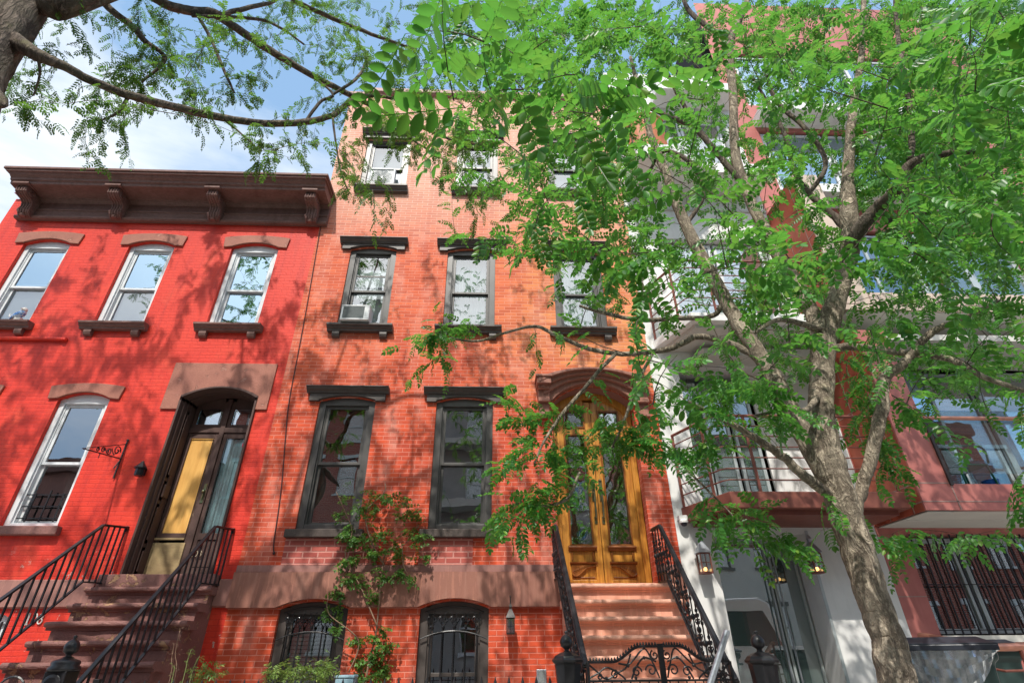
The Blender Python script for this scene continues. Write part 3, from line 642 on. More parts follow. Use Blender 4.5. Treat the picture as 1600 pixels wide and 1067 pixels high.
    for sx in (xa-.24, xb+.02):
        hd.box(sx, sx+.22, -.27, -.002, 5.045, 5.15); hd.box(sx-.02, sx+.24, -.30, -.002, 5.151, 5.19)
        hd.box(sx+.02, sx+.20, -.20, -.002, 4.98, 5.044); hd.box(sx+.02, sx+.20, -.14, -.002, 4.84, 4.979); hd.box(sx+.02, sx+.2, -.17, -.002, 4.78, 4.839); hd.box(sx+.03, sx+.19, -.10, -.002, 4.62, 4.779); hd.box(sx+.02, sx+.20, -.13, -.002, 4.56, 4.619)
    hd.build('door_hood', 'brownstone_band', R, bevel=.008)
    m = MB(); A = arc(xa-.001, xb+.001, 4.80, .30)
    for p, q in zip(A, A[1:]): m.poly([(p[0], -.001, p[1]-.004), (q[0], -.001, q[1]-.004), (q[0], .26, q[1]-.004), (p[0], .26, p[1]-.004)])
    m.build('arch_soffit', 'brownstone_dull', R)
    # oak doors
    fr = MB(); y0, y1 = .20, .27
    fr.box(xa, xa+.09, y0, y1+.06, 2.22, 4.80); fr.box(xb-.09, xb, y0, y1+.06, 2.22, 4.80)
    A1 = arc(xa, xb, 4.798, .298); A2 = arc(xa+.09, xb-.09, 4.72, .27)
    fr.prism([(xa, 4.70)]+A1+[(xb, 4.70), (xb-.09, 4.70)]+A2[::-1]+[(xa+.09, 4.70)], y0+.001, y1+.06)
    door = fr.build('front_door', 'oak', R, bevel=.006)
    xl, xr, xm = xa+.09, xb-.09, (xa+xb)/2
    for s, (a, b) in enumerate(((xl, xm-.004), (xm+.004, xr))):
        lf = MB(); ya, yb = .235, .285; st = .105
        lf.box(a, a+st, ya, yb, 2.24, 4.95); lf.box(b-st, b, ya, yb, 2.24, 4.95)
        for z0, z1, k in ((2.24, 2.30, 0), (2.68, 2.74, .001), (4.40, 4.50, 0), (4.80, 5.02, 0)): lf.box(a+st, b-st, ya+.002, yb, z0, z1)
        lf.box(a+st, b-st, ya+.018, yb, 2.301, 2.679)
        leaf = lf.build('door_leaf', 'oak', door, bevel=.006)
        MB().box(a+st+.001, b-st-.001, ya+.028, ya+.034, 2.741, 4.399).build('door_pane', 'glass_old', leaf)
        MB().box(a+st+.001, b-st-.001, ya+.028, ya+.034, 4.501, 4.799).build('transom_pane', 'glass_old', leaf)
        mo = MB()
        for z0, z1 in ((2.741, 4.399), (4.501, 4.799)):
            mo.box(a+st, a+st+.022, ya-.012, ya+.028, z0, z1); mo.box(b-st-.022, b-st, ya-.012, ya+.028, z0, z1); mo.box(a+st+.022, b-st-.022, ya-.012, ya+.028, z0, z0+.02); mo.box(a+st+.022, b-st-.022, ya-.012, ya+.028, z1-.02, z1)
        mo.prism([(ya, 2.745), (ya-.045, 2.735), (ya-.05, 2.715), (ya-.03, 2.70), (ya-.025, 2.68), (ya, 2.67)], a+st-.03, b-st+.03, 'x')
        mo.prism([(ya, 2.535), (ya-.035, 2.53), (ya-.035, 2.515), (ya-.015, 2.50), (ya, 2.49)], a+st-.02, b-st+.02, 'x')
        mo.box(a+st+.01, a+st+.035, ya-.004, ya+.018, 2.55, 2.66); mo.box(b-st-.035, b-st-.01, ya-.004, ya+.018, 2.55, 2.66)
        # carved apron: an S-curve swag under the rail
        aa, bb = (b-st, a+st) if s else (a+st, b-st)
        W = bb-aa
        cv = [(aa+W*t, z) for t, z in ((0, 2.375), (.08, 2.350), (.18, 2.345), (.28, 2.358), (.38, 2.385), (.48, 2.415), (.58, 2.440), (.70, 2.458), (.84, 2.468), (1, 2.474))]
        mo.prism([(aa, 2.49)]+cv+[(bb, 2.49)], ya-.012, ya+.016); mo.tube([(x, ya-.014, z) for x, z in cv], .009, 6)
        for k in range(5): mo.tube([(p[0], ya-.016, p[2]) for p in spiral((aa+W*(.10+.10*k), 2.40+.014*k), .022, .005, 0, 6, 8)], .004, 4)
        mo.tube([(a+st+.02, ya+.012, 2.33), (b-st-.02, ya+.012, 2.33)], .008, 5)
        mo.build('carved_moulding', 'oak_dark', leaf, bevel=0)
        hx = xm-.055 if s == 0 else xm+.055
        h = MB(); h.box(hx-.026, hx+.026, ya-.012, ya-.001, 3.36, 3.66); h.lathe([(.026, 0), (.022, .02), (.001, .03)], (hx, ya-.006, 3.66), 10); h.box(hx-.02, hx+.02, ya-.012, ya-.001, 3.04, 3.14)
        h.tube([(hx, ya-.012, 3.50), (hx, ya-.05, 3.47), (hx, ya-.055, 3.36), (hx, ya-.05, 3.2), (hx, ya-.05, 3.12), (hx, ya-.012, 3.09)], [.008, .011, .013, .015, .012, .008], 8); h.ball((hx, ya-.03, 3.54), .018, 8)
        h.build('door_handle', 'bronze', leaf, smooth=False)
    m = MB(); m.box(1.22, 1.33, .285, .29, 3.42, 3.60); m.box(1.35, 1.45, .285, .29, 3.43, 3.60); m.build('paper_notice', 'paper', door)
    m = MB()
    for k in range(9): m.box(1.02+.13*k, 1.14+.13*k, .50, .52, 2.25, 4.9)
    m.bar((1.1, .49, 2.75), (1.5, .49, 3.15), .03); m.bar((1.1, .49, 3.3), (1.5, .49, 3.25), .05)
    m.build('vestibule_panelling', 'oak_dark', door)
    return R
# ------------------------------------------------------------------ WHITE BUILDING
def slide_frame(mb, x0, x1, y, z0, z1, w=.06, d=.06):
    mb.box(x0, x0+w, y, y+d, z0, z1); mb.box(x1-w, x1, y, y+d, z0, z1); mb.box(x0+w, x1-w, y+.002, y+d-.002, z0, z0+w); mb.box(x0+w, x1-w, y+.002, y+d-.002, z1-w, z1)
def glazed(par, name, mat, x0, x1, y, z0, z1, pane='glass_tint', w=.055):
    mb = MB(); slide_frame(mb, x0, x1, y, z0, z1, w); f = mb.build(name, mat, par, bevel=.004)
    MB().box(x0+w, x1-w, y+.025, y+.035, z0+w, z1-w).build('pane', pane, f); return f
def white_building():
    R = thing('white_building', (4.0, 0, 0), 'white plaster modern building with glass entrance and rust brown rail balcony', 'house')
    ops = [(3.10, 4.43, .2, 2.86, 0), (3.06, 5.44, 3.21, 5.52, 0), (3.25, 5.25, 6.25, 8.3, 0), (3.2, 5.2, 9.9, 12.0, 0)]
    facade(MB(), 2.602, 5.46, .2, 13.6, ops, .75).build('front_wall', 'stucco', R)
    MB().box(2.61, 5.45, .95, 9, .2, 13.5).build('rear_block', 'dark_room', R)
    # glass entrance
    for k, (a, b) in enumerate(((3.12, 3.98), (4.0, 4.41))): glazed(R, 'entrance_panel', 'alu_frame', a, b, .38, .2, 2.85, 'glass_tint', .035)
    m = MB()
    for x in (3.93, 4.05): m.tube([(x, .33, .35), (x, .33, 2.7)], .012, 8); m.bar((x, .33, .6), (x, .39, .6), .012); m.bar((x, .33, 2.4), (x, .39, 2.4), .012)
    m.build('pull_bar', 'galvanized', R)
    MB().box(4.432, 4.47, -.01, .74, .2, 2.9).build('jamb_trim', 'alu_frame', R)
    # living room doors on the balcony
    for k, (a, b) in enumerate(((3.08, 3.42), (3.46, 3.86), (3.9, 4.28))): glazed(R, 'sliding_door', 'alu_frame', a, b, .30+.03*(k % 2), 3.22, 5.35, 'glass_tint', .05)
    m = MB(); m.box(4.36, 5.43, .32, .36, 3.22, 5.5); m.build('white_panel', 'stucco', R)
    m = MB()
    for z in (3.7, 4.2, 4.7): m.box(4.37, 5.42, .316, .3195, z, z+.012)
    m.build('panel_joint', 'alu_frame', R)
    for a, b in ((3.3, 4.2), (4.25, 5.2)):
        glazed(R, 'upper_window', 'white_frame', a, b, .12, 6.3, 8.25, 'glass', .06)
        MB().poly([(a, .3, 6.3), (b, .3, 6.3), (b, .3, 8.25), (a, .3, 8.25)]).build('shade', 'pale_screen', R)
    for a, b in ((3.25, 4.2), (4.22, 5.15)): glazed(R, 'upper_window', 'white_frame', a, b, .12, 9.95, 11.95, 'glass', .06)
    m = MB(); m.prism([(3.3, .0), (3.4, -.35), (5.4, -.35), (5.44, .0)], 5.53, 5.66, 'z'); m.build('canopy', 'soffit_plaster', R)
    # lower balcony
    def balcony(z, fascia, low=True):
        th = .21 if low else .15
        m = MB(); m.prism([(2.72, -.002), (3.07, -.90), (5.40, -.90), (5.44, -.002)], z-th, z, 'z'); s = m.build('balcony_slab', fascia, R, bevel=.01)
        m = MB(); m.prism([(2.85, -.01), (3.15, -.78), (5.3, -.78), (5.35, -.01)], z-th-.06, z-th-.002, 'z'); m.build('slab_underside', 'brown_metal' if fascia == 'brown_metal' else 'soffit_plaster', s)
        path = [(2.745, -.05), (3.08, -.86), (5.36, -.86)]
        for k in range(7):
            zz = z+.16+.15*k; r = .009
            if k == 6: r = .022
            m = MB(); m.tube([(x, y, zz) for x, y in path[:1]]+[(3.06, -.80, zz), (3.12, -.86, zz)]+[(x, y, zz) for x, y in path[2:]], r, 7); m.build('balcony_rail', 'brown_metal', s)
        for x, y in ((2.75, -.06), (2.98, -.62), (3.50, -.86), (4.55, -.86), (5.34, -.86)):
            m = MB(); m.bar((x, y, z), (x, y, z+1.05), .035, .02); m.build('balcony_post', 'brown_metal', s)
    balcony(3.21, 'brown_metal')
    balcony(5.98, 'stucco', False)
    m = MB(); m.prism([(2.62, -.002), (2.66, -1.0), (3.55, -1.0), (4.2, -.6), (5.4, -.6), (5.44, -.002)], 9.5, 9.76, 'z'); m.build('upper_slab', 'stucco', R)
    # curved rust parapet and thin rail on the upper balcony
    m = MB(); pts = [(3.02+.5*math.sin(t), -.45-.5*math.cos(t)) for t in [-.9+i*.22 for i in range(9)]]
    for p, q in zip(pts, pts[1:]): m.poly([(p[0], p[1], 9.765), (q[0], q[1], 9.765), (q[0], q[1], 10.75), (p[0], p[1], 10.75)])
    m.tube([(p[0], p[1], 10.76) for p in pts], .03, 8); m.build('curved_parapet', 'terracotta', R)
    m = MB()
    for k in range(6): m.bar((2.66+.005*k, -.9+.13*k, 9.77), (2.66+.005*k, -.9+.13*k, 10.9), .014)
    m.bar((2.66, -.92, 10.9), (2.69, -.1, 10.9), .025); m.build('balcony_rail', 'iron', R)
    m = MB(); m.box(3.6, 5.44, -.5, -.002, 11.99+.3, 12.55); m.build('top_slab', 'stucco', R)
    m = MB(); m.box(2.602, 5.46, -.03, .01, 9.02, 9.06); m.build('expansion_joint', 'soffit_plaster', R)
# ------------------------------------------------------------------ RUST METAL BUILDING
def metal_building():
    R = thing('metal_clad_building', (9, 0, 0), 'modern building clad in rust and pink metal panels with glass balcony over barred window', 'house')
    ops = [(5.86, 9.6, 1.60, 2.84, 0), (5.95, 10.2, 3.28, 5.5, 0), (5.95, 10.2, 6.35, 8.6, 0), (5.95, 10.2, 9.5, 11.6, 0), (5.95, 10.2, 12.5, 14.6, 0)]
    facade(MB(), 5.462, 12.5, .2, 17, ops, .35).build('front_wall', 'pink_panel', R)
    MB().box(5.47, 12.4, .5, 9, .2, 16.9).build('rear_block', 'dark_room', R)
    # the bay: side cheek, pink front pier, parapet
    def bay(z0, z1, par_h, front, cheek):
        m = MB(); m.box(5.48, 5.505, -.995, -.002, z0, z1); s = m.build('bay_cheek', cheek, R)
        m = MB(); m.box(5.4802, 5.93, -1.02, -.9955, z0, z1); m.box(5.505, 5.93, -.995, -.002, z0+.02, z1-.02); m.build('bay_pier', front, R)
        m = MB(); m.box(5.931, 10.4, -1.02, -.90, z0, z0+par_h); m.build('bay_parapet', front, R)
        m = MB(); m.box(5.53, 10.4, -.97, -.003, z0-.012, z0-.001); m.box(5.6, 10.3, -.5, -.47, z0-.018, z0-.0121); m.build('bay_soffit', 'soffit_plaster', R)
        m = MB(); m.box(5.931, 10.4, -.899, .30, z0+.002, z0+par_h-.09); m.build('bay_floor', 'concrete', R)
        m = MB()
        for z in (z0+.10, z0+par_h+.005): m.box(5.4795, 10.4, -1.024, -1.0205, z, z+.013) if z < z0+par_h-.01 else m.box(5.4795, 5.93, -1.024, -1.0205, z, z+.013)
        for x in (5.93, 7.3, 8.7): m.box(x, x+.016, -1.024, -1.0206, z0, z0+par_h)
        for z in (z0+.10, z0+par_h+.005, z0+1.6): m.box(5.4765, 5.4797, -1.02, -.002, z, z+.013)
        for y in (-.82, -.35): m.box(5.4765, 5.4796, y, y+.014, z0, z1)
        m.build('panel_seam', 'seam', R)
    bay(2.95, 5.62, .33, 'pink_panel', 'rust_panel')
    bay(6.00, 9.0, .33, 'beige_panel', 'rust_panel')
    m = MB(); m.box(5.5, 10.4, -.95, .30, 5.50, 5.60); m.build('balcony_ceiling', 'soffit_plaster', R)
    # glass doors
    for z0, z1 in ((3.25, 5.46), (6.3, 8.55)):
        for k, (a, b, p) in enumerate(((5.97, 7.22, 'glass_sky'), (7.22, 7.98, 'glass_dim'), (8.0, 9.1, 'glass_tint'), (9.1, 10.18, 'glass_tint'))):
            w = .05 if k < 2 else .10
            glazed(R, 'sliding_door', 'alu_frame', a, b, .02+.05*(k % 2), z0, z1, p, w)
        m = MB()
        for k in range(24): m.poly([(7.3, .22, z0+.1+.088*k), (7.95, .22, z0+.1+.088*k), (7.95, .25, z0+.17+.088*k), (7.3, .25, z0+.17+.088*k)])
        m.build('louvre_blind', 'oak_dark', R)
    for z in (9.55, 12.55):
        for a, b in ((6.0, 7.4), (7.45, 8.8), (8.85, 10.1)): glazed(R, 'upper_window', 'white_frame', a, b, .06, z, z+2, 'glass_sky', .07)
    MB().box(5.9, 10.3, -.45, -.002, 9.2, 9.42).build('string_course', 'stucco', R); MB().box(5.9, 10.3, -.5, -.002, 11.7, 11.95).build('string_course', 'stucco', R)
    m = MB(); m.box(5.98, 9.0, -.985, -.975, 3.43, 4.32); m.build('glass_balustrade', 'glass_clear', R)
    m = MB(); m.tube([(5.93, -1.05, 4.18), (9.5, -1.05, 4.18)], .028, 10)
    for x in (7.35, 8.8): m.box(x-.03, x+.03, -1.09, -.98, 4.12, 4.24)
    m.build('handrail', 'copper', R, smooth=False)
    m = MB(); m.bar((5.945, -1.03, 3.26), (5.945, -1.03, 4.27), .04, .03); m.bar((5.985, -.98, 3.27), (5.985, -.98, 3.45), .02); m.build('balustrade_post', 'iron_dull', R)
    # barred window
    for a, b in ((5.88, 6.62), (6.66, 7.75), (7.79, 9.0)):
        glazed(R, 'barred_window', 'alu_frame', a, b, .12, 1.62, 2.82, 'glass_dim', .06)
    m = MB()
    for k in range(22): x = 5.92+.115*k; m.bar((x, -.02, 1.56), (x, -.02, 2.85), .016)
    for z in (1.66, 2.2, 2.8): m.bar((5.86, -.005, z), (8.6, -.005, z), .02, .012)
    m.build('window_bars', 'iron', R)
    m = MB(); m.box(5.82, 9.0, -.07, .1, 1.52, 1.598); m.build('window_ledge', 'soffit_plaster', R)
    m = MB()
    for z in (1.1, 2.05): m.box(5.462, 5.85, -.006, -.002, z, z+.012)
    m.build('panel_seam', 'seam', R)
# ================================================================== STOOPS AND IRONWORK
def stoop(name, label, cat, x0, x1, mat, top, block=None, rough=0):
    R = thing(name, ((x0+x1)/2, -1.1, .2), label, cat)
    rg, td = .2, .205
    if block: MB().box(x0+.05, x1-.03, -.14, .40, top, top+.15).build('threshold', mat, R, bevel=.01)
    else: MB().box(x0+.02, x1-.04, -.08, .30, top-.06, top+.02).build('threshold', mat, R, bevel=.01)
    for k in range(10):
        z = top-rg*k; yf = -.20-td*k
        e = .02*math.sin(k*2.3)*rough
        m = MB(); r = .03
        nose = [(.05 if k == 0 else yf+td+.05, z), (yf-.012, z)]+[(yf-.012-r*math.sin(a), z-r+r*math.cos(a)) for a in [PI*i/6 for i in range(1, 6)]]+[(yf-.012, z-2*r), (yf+.012, z-2*r-.006), (yf+.015, z-2*r-.03), (yf+.03, z-2*r-.034), (.05 if k == 0 else yf+td+.05, z-2*r-.034)]
        ns = 34; amp = .016 if rough else .004; base_i = len(m.v); P0 = len(nose)
        for i in range(ns+1):
            xx = x0+e+(x1-x0-2*e)*i/ns
            for (py_, pz_) in nose:
                w_ = 1.0 if py_ < yf+.04 else .15
                q = Vector((xx*5.0, k*3.7+pz_*9, py_*9)); v1 = mnoise.noise(q); v2 = mnoise.noise(q*3.1)
                chip = max(0.0, v2-.35)*2.2 if rough else 0
                m.v.append((xx+.01*v2*rough, py_+amp*w_*(v1*.6+chip), pz_-amp*w_*(abs(v1)*.5+chip)))
        for i in range(ns):
            for j in range(P0): m.f.append((base_i+i*P0+j, base_i+i*P0+(j+1) % P0, base_i+(i+1)*P0+(j+1) % P0, base_i+(i+1)*P0+j))
        m.f.append(tuple(base_i+j for j in range(P0))[::-1]); m.f.append(tuple(base_i+ns*P0+j for j in range(P0)))
        m.box(x0+.04, x1-.04, yf+.03, -.002 if k == 0 else yf+td+.032, .2, z-.06)
        m.build('step', mat, R, bevel=.006 if not rough else .0)
    return R
def rail_simple(label, top, base, n, mat='iron'):
    """top: knee, far end, wall end of the handrail; base: same three for the lower rail"""
    R = thing('stoop_railing', (top[1][0], top[1][1], base[1][2]), label, 'railing', 'plain iron railings of the red house stoop')
    m = MB(); P = [Vector(p) for p in (top[1], top[0], top[2])]
    for a, b in zip(P, P[1:]): m.bar(a, b, .042, .026); 
    m.box(P[2].x-.02, P[2].x+.02, P[2].y-.01, -.004, P[2].z-.05, P[2].z+.02); m.build('handrail', mat, R, bevel=.004)
    m = MB(); Q = [Vector(p) for p in (base[1], base[0], base[2])]
    for a, b in zip(Q, Q[1:]): m.bar(a, b, .032, .016)
    m.build('bottom_rail', mat, R)
    L1 = (P[1]-P[0]).length; L2 = (P[2]-P[1]).length; n2 = 4
    def pt(S, t): return S[0].lerp(S[1], t) if t <= 1 else S[1].lerp(S[2], t-1)
    for i in range(n+n2+1):
        t = i/n if i <= n else 1+(i-n)/n2*.97
        a, b = pt(P, t), pt(Q, t)
        MB().bar((a.x, a.y, a.z-.01), (b.x, a.y, pt(Q, t).z), .017).build('baluster', mat, R)
def rail_ornate(label, top, n, h, mat='iron'):
    R = thing('stoop_railing', (top[1][0], top[1][1], top[1][2]-h), label, 'railing', 'cast iron railings of the golden door stoop')
    P = [Vector(p) for p in (top[1], top[0], top[2])]
    m = MB()
    for a, b in zip(P, P[1:]): m.bar(a, b, .062, .022); m.bar(a+Vector((0, 0, .018)), b+Vector((0, 0, .018)), .036, .024)
    m.build('handrail', mat, R, bevel=.006)
    m = MB(); dz = Vector((0, 0, -h))
    for a, b in zip(P, P[1:]): m.bar(a+dz, b+dz, .03, .016); m.bar(a+dz*.86, b+dz*.86, .02, .012)
    m.build('bottom_rail', mat, R)
    def pt(t): return P[0].lerp(P[1], t) if t <= 1 else P[1].lerp(P[2], t-1)
    for i in range(n+4):
        t = i/n if i <= n else 1+(i-n)/3*.95
        a = pt(t); m = MB(); x, y, zt = a.x, a.y, a.z-.01; zb = a.z-h
        m.tube([(x, y, zt), (x, y, zb)], .008, 6)
        for f, r in ((.18, .017), (.5, .026), (.78, .017)): m.ball((x, y, zb+(zt-zb)*f), r, 8, 1.3)
        if i % 2 == 0:
            for sg in (-1, 1):
                zc = zb+(zt-zb)*.5
                for dz_, r in ((.07, .035), (-.07, .035), (.13, .022), (-.13, .022)):
                    m.tube([(x, y+sg*(.02+q[0]), zc+dz_+q[2]) for q in spiral((.02, 0), r, .008, 0, 7, 12)], .006, 5)
        m.build('baluster', mat, R)
def newel(name, p, label, kind, group):
    R = thing(name, (p[0], p[1], .2), label, 'newel post', group)
    x, y, zb = p; z0 = zb
    n = 8
    if kind == 'oct':
        m = MB(); m.lathe([(.13, .2-z0), (.13, .32-z0), (.10, .36-z0), (.085, .40-z0), (.085, -.33), (.105, -.30), (.112, -.22), (.118, -.165)], (x, y, z0), 8, PI/8); m.build('shaft', 'iron', R)
        m = MB(); m.lathe([(.118, -.165), (.138, -.15), (.142, -.135), (.125, -.12), (.115, -.105), (.075, -.085), (.03, -.07)], (x, y, z0), 8, PI/8); m.build('cap', 'iron', R)
    else:
        m = MB(); m.box(x-.085, x+.085, y-.085, y+.085, .2, z0-.17); m.lathe([(.075, 0), (.075, .012), (.05, .02), (.001, .02)], (0, 0, 0), 16)
        nv = len(m.v)-64
        m.v[nv:] = [(x+a, y-.085-c, z0-.26+b) for a, b, c in m.v[nv:]]
        m.build('shaft', 'iron', R, bevel=.012)
        m = MB(); m.lathe([(.115, -.17), (.12, -.15), (.10, -.13), (.105, -.11), (.095, -.095), (.05, -.08), (.032, -.065)], (x, y, z0), 20); m.build('cap', 'iron', R, smooth=True)
    m = MB(); m.lathe([(.03, -.072), (.02, -.06), (.024, -.05), (.052, -.03), (.058, 0), (.054, .022), (.040, .045), (.018, .06), (.008, .064), (.014, .072), (.016, .08), (.010, .09), (.001, .093)], (x, y, z0), 24); m.build('ball', 'iron', R, smooth=True)
def iron_fence(label, x0, x1, y, zt, step, posts, group):
    R = thing('iron_fence', ((x0+x1)/2, y, .2), label, 'fence', group)
    m = MB(); m.bar((x0, y, zt-.16), (x1, y, zt-.16), .03, .012); m.bar((x0, y, .32), (x1, y, .32), .03, .012); m.build('rail', 'iron', R)
    k = 0; x = x0+step/2
    while x < x1:
        m = MB(); m.bar((x, y, .24), (x, y, zt-.05), .015); m.lathe([(.006, -.06), (.016, -.045), (.010, -.03), (.014, -.015), (.001, .03)], (x, y, zt-.02), 8); m.build('picket', 'iron', R); x += step; k += 1
    for px in posts: MB().box(px-.025, px+.025, y-.02, y+.02, .2, zt+.02).build('post', 'iron', R, bevel=.004)
    return R
def ironwork():
    y = -2.2
    # railings: knee, far end, wall end
    k = at(162, 820, -.42); e = Vector((k.x, -2.15, k.z-.885*1.73)); w_ = at(198, 824, -.03)
    b1, b2, b3 = Vector((k.x, -.42, 2.22)), Vector((k.x, -2.15, 2.22-.885*1.73)), Vector((w_.x, -.05, 2.24))
    rail_simple('plain black railing on the left side of the peeling brown stoop', (k, e, w_), (b1, b2, b3), 16)
    k = at(337, 822, -.42); e = Vector((k.x, -2.15, k.z-1.0*1.73)); w_ = at(364, 827, -.03)
    b1, b2, b3 = Vector((k.x, -.42, 2.20)), Vector((k.x, -2.15, 2.20-.98*1.73)), Vector((w_.x, -.05, 2.22))
    rail_simple('plain black railing on the right side of the peeling brown stoop', (k, e, w_), (b1, b2, b3), 16)
    k = at(868, 822, -.42); e = Vector((k.x, -2.15, k.z-.90*1.73)); w_ = at(864, 816, -.03)
    rail_ornate('cast iron railing on the left of the pink stone steps, touching the gate newel', (k, e, Vector((k.x, -.03, k.z+.02))), 13, .62)
    k = at(1031, 822, -.42); e = Vector((k.x-.06, -2.15, k.z-.97*1.73))
    rail_ornate('cast iron railing on the right of the pink stone steps, before the white wall', (k, e, Vector((k.x, -.03, k.z+.02))), 13, .66)
    newel('newel_post', tuple(at(885, 1003, y)), 'black iron newel with ball finial left of the scrolled gate', 'oct', 'ball topped newels at the gates')
    newel('newel_post', tuple(at(1184, 1003, y-.15)), 'black iron newel with ball finial in front of the glass entrance', 'oct', 'ball topped newels at the gates')
    newel('newel_post', tuple(at(112, 1011, y-.1)), 'square iron newel with ball finial at the peeling brown stoop', 'sq', 'ball topped newels at the gates')
    # scrolled double gate
    R = thing('iron_gate', (1.4, y, .2), 'low black double gate with scrolls and a curved spiked top rail', 'gate')
    ga, gb, gm = at(918, 1035, y).x, at(1140, 1035, y).x, at(1031, 1010, y).x
    zl = at(918, 1034, y).z; zh = at(1020, 1009, y).z
    for s in (0, 1):
        a, b = (ga, gm-.012) if s == 0 else (gb, gm+.012)
        W = b-a
        m = MB()
        top = [(a+W*t, y, zl+(zh-zl)*(0 if t < .33 else (.5-.5*math.cos(PI*(t-.33)/.42)) if t < .75 else 1)) for t in [i/24 for i in range(25)]]
        for p, q in zip(top, top[1:]): m.bar(p, q, .03, .022)
        m.bar((a, y, .25), (a, y, zl), .026); m.bar((b, y, .25), (b, y, zh+.02), .026)
        for z, t in ((zl-.14, .016), (zl-.255, .014), (.30, .02), (.6, .012)): m.bar((a, y, z), (b, y, z), .02, t)
        lf = m.build('gate_leaf', 'iron', R, bevel=.002)
        m = MB()
        for i in range(1, 24): p = top[i]; m.lathe([(.009, 0), (.011, .008), (.001, .026)], (p[0], y, p[2]+.010), 6)
        m.build('spikes', 'iron', lf)
        m = MB(); zt = zl-.14
        def scr(cx, cz, r, a0, d, turns=1.3, t=.007): m.tube([(p[0], y, p[2]) for p in spiral((cx, cz), r, r*.18, a0, a0+d*turns*2*PI, 26)], t, 5)
        def wave(pts, t=.008): m.tube([(p[0], y, p[1]) for p in smooth_path(pts, 6)], t, 5)
        u = W/1.0
        wave([(a, zt+.13), (a+u*.12, zt+.07), (a+u*.24, zt+.015), (a+u*.40, zt+.06), (a+u*.52, zt+.10), (a+u*.60, zt+.20)])
        wave([(a, zt+.02), (a+u*.14, zt+.06), (a+u*.26, zt+.10), (a+u*.42, zt+.05), (a+u*.5, zt+.01)])
        wave([(a+u*.42, zt+.13), (a+u*.55, zt+.12), (a+u*.64, zt+.16), (a+u*.80, zt+.24), (a+u*.9, zt+.12), (a+u*.96, zt+.02)])
        wave([(a+u*.58, zt+.01), (a+u*.66, zt+.10), (a+u*.78, zt+.17), (a+u*.94, zt+.14)])
        scr(a+u*.66, zt+.065, .045, 0, 1); scr(a+u*.86, zt+.075, .05, PI, -1); scr(a+u*.36, zt+.045, .035, 1, 1); scr(a+u*.93, zt+.19, .04, 2, 1); scr(a+u*.15, zt+.03, .025, 2, -1)
        for tt, dz in ((.24, .02), (.55, .11), (.64, .02), (.78, .17), (.40, .06)): m.ball((a+u*tt, y, zt+dz), .014, 8)
        n = 8
        for i in range(n):
            xx = a+W*(i+.5)/n; m.bar((xx, y, zt), (xx, y, zt-.045), .010); m.ball((xx, y, zt-.055), .013, 8); m.ball((xx+W/n*.5, y, zt-.085), .009, 6)
        for i in range(6):
            xx = a+W*(i+.5)/6
            for sg in (-1, 1): m.tube([(p[0], y, p[2]) for p in spiral((xx+sg*.03, zt-.19), .03, .008, PI/2+sg*PI/2, PI/2+sg*PI/2+sg*6, 12)], .006, 5)
            m.bar((xx, y, zt-.115), (xx, y, .3), .012)
        m.build('scrollwork', 'iron', lf)
    iron_fence('black spear topped iron fence in front of the orange brick house', -3.3, at(868, 1060, y).x, y, at(815, 1058, y).z, .118, (-3.28,), 'low iron fences along the front yards')
    xg = at(66, 1045, y).x
    F2 = iron_fence('black looped iron fence in front of the peeling brown stoop', -8.2, xg, y, at(15, 1072, y).z, .13, (xg, xg-.08), 'low iron fences along the front yards')
    m = MB(); z0 = at(15, 1072, y).z
    for k in range(14):
        cx = xg-.2-.26*k; m.tube([(cx+.12*math.cos(t), y, z0-.06+.13*math.sin(t)) for t in [PI*i/12 for i in range(13)]], .009, 5)
    m.build('loop_row', 'iron', F2)
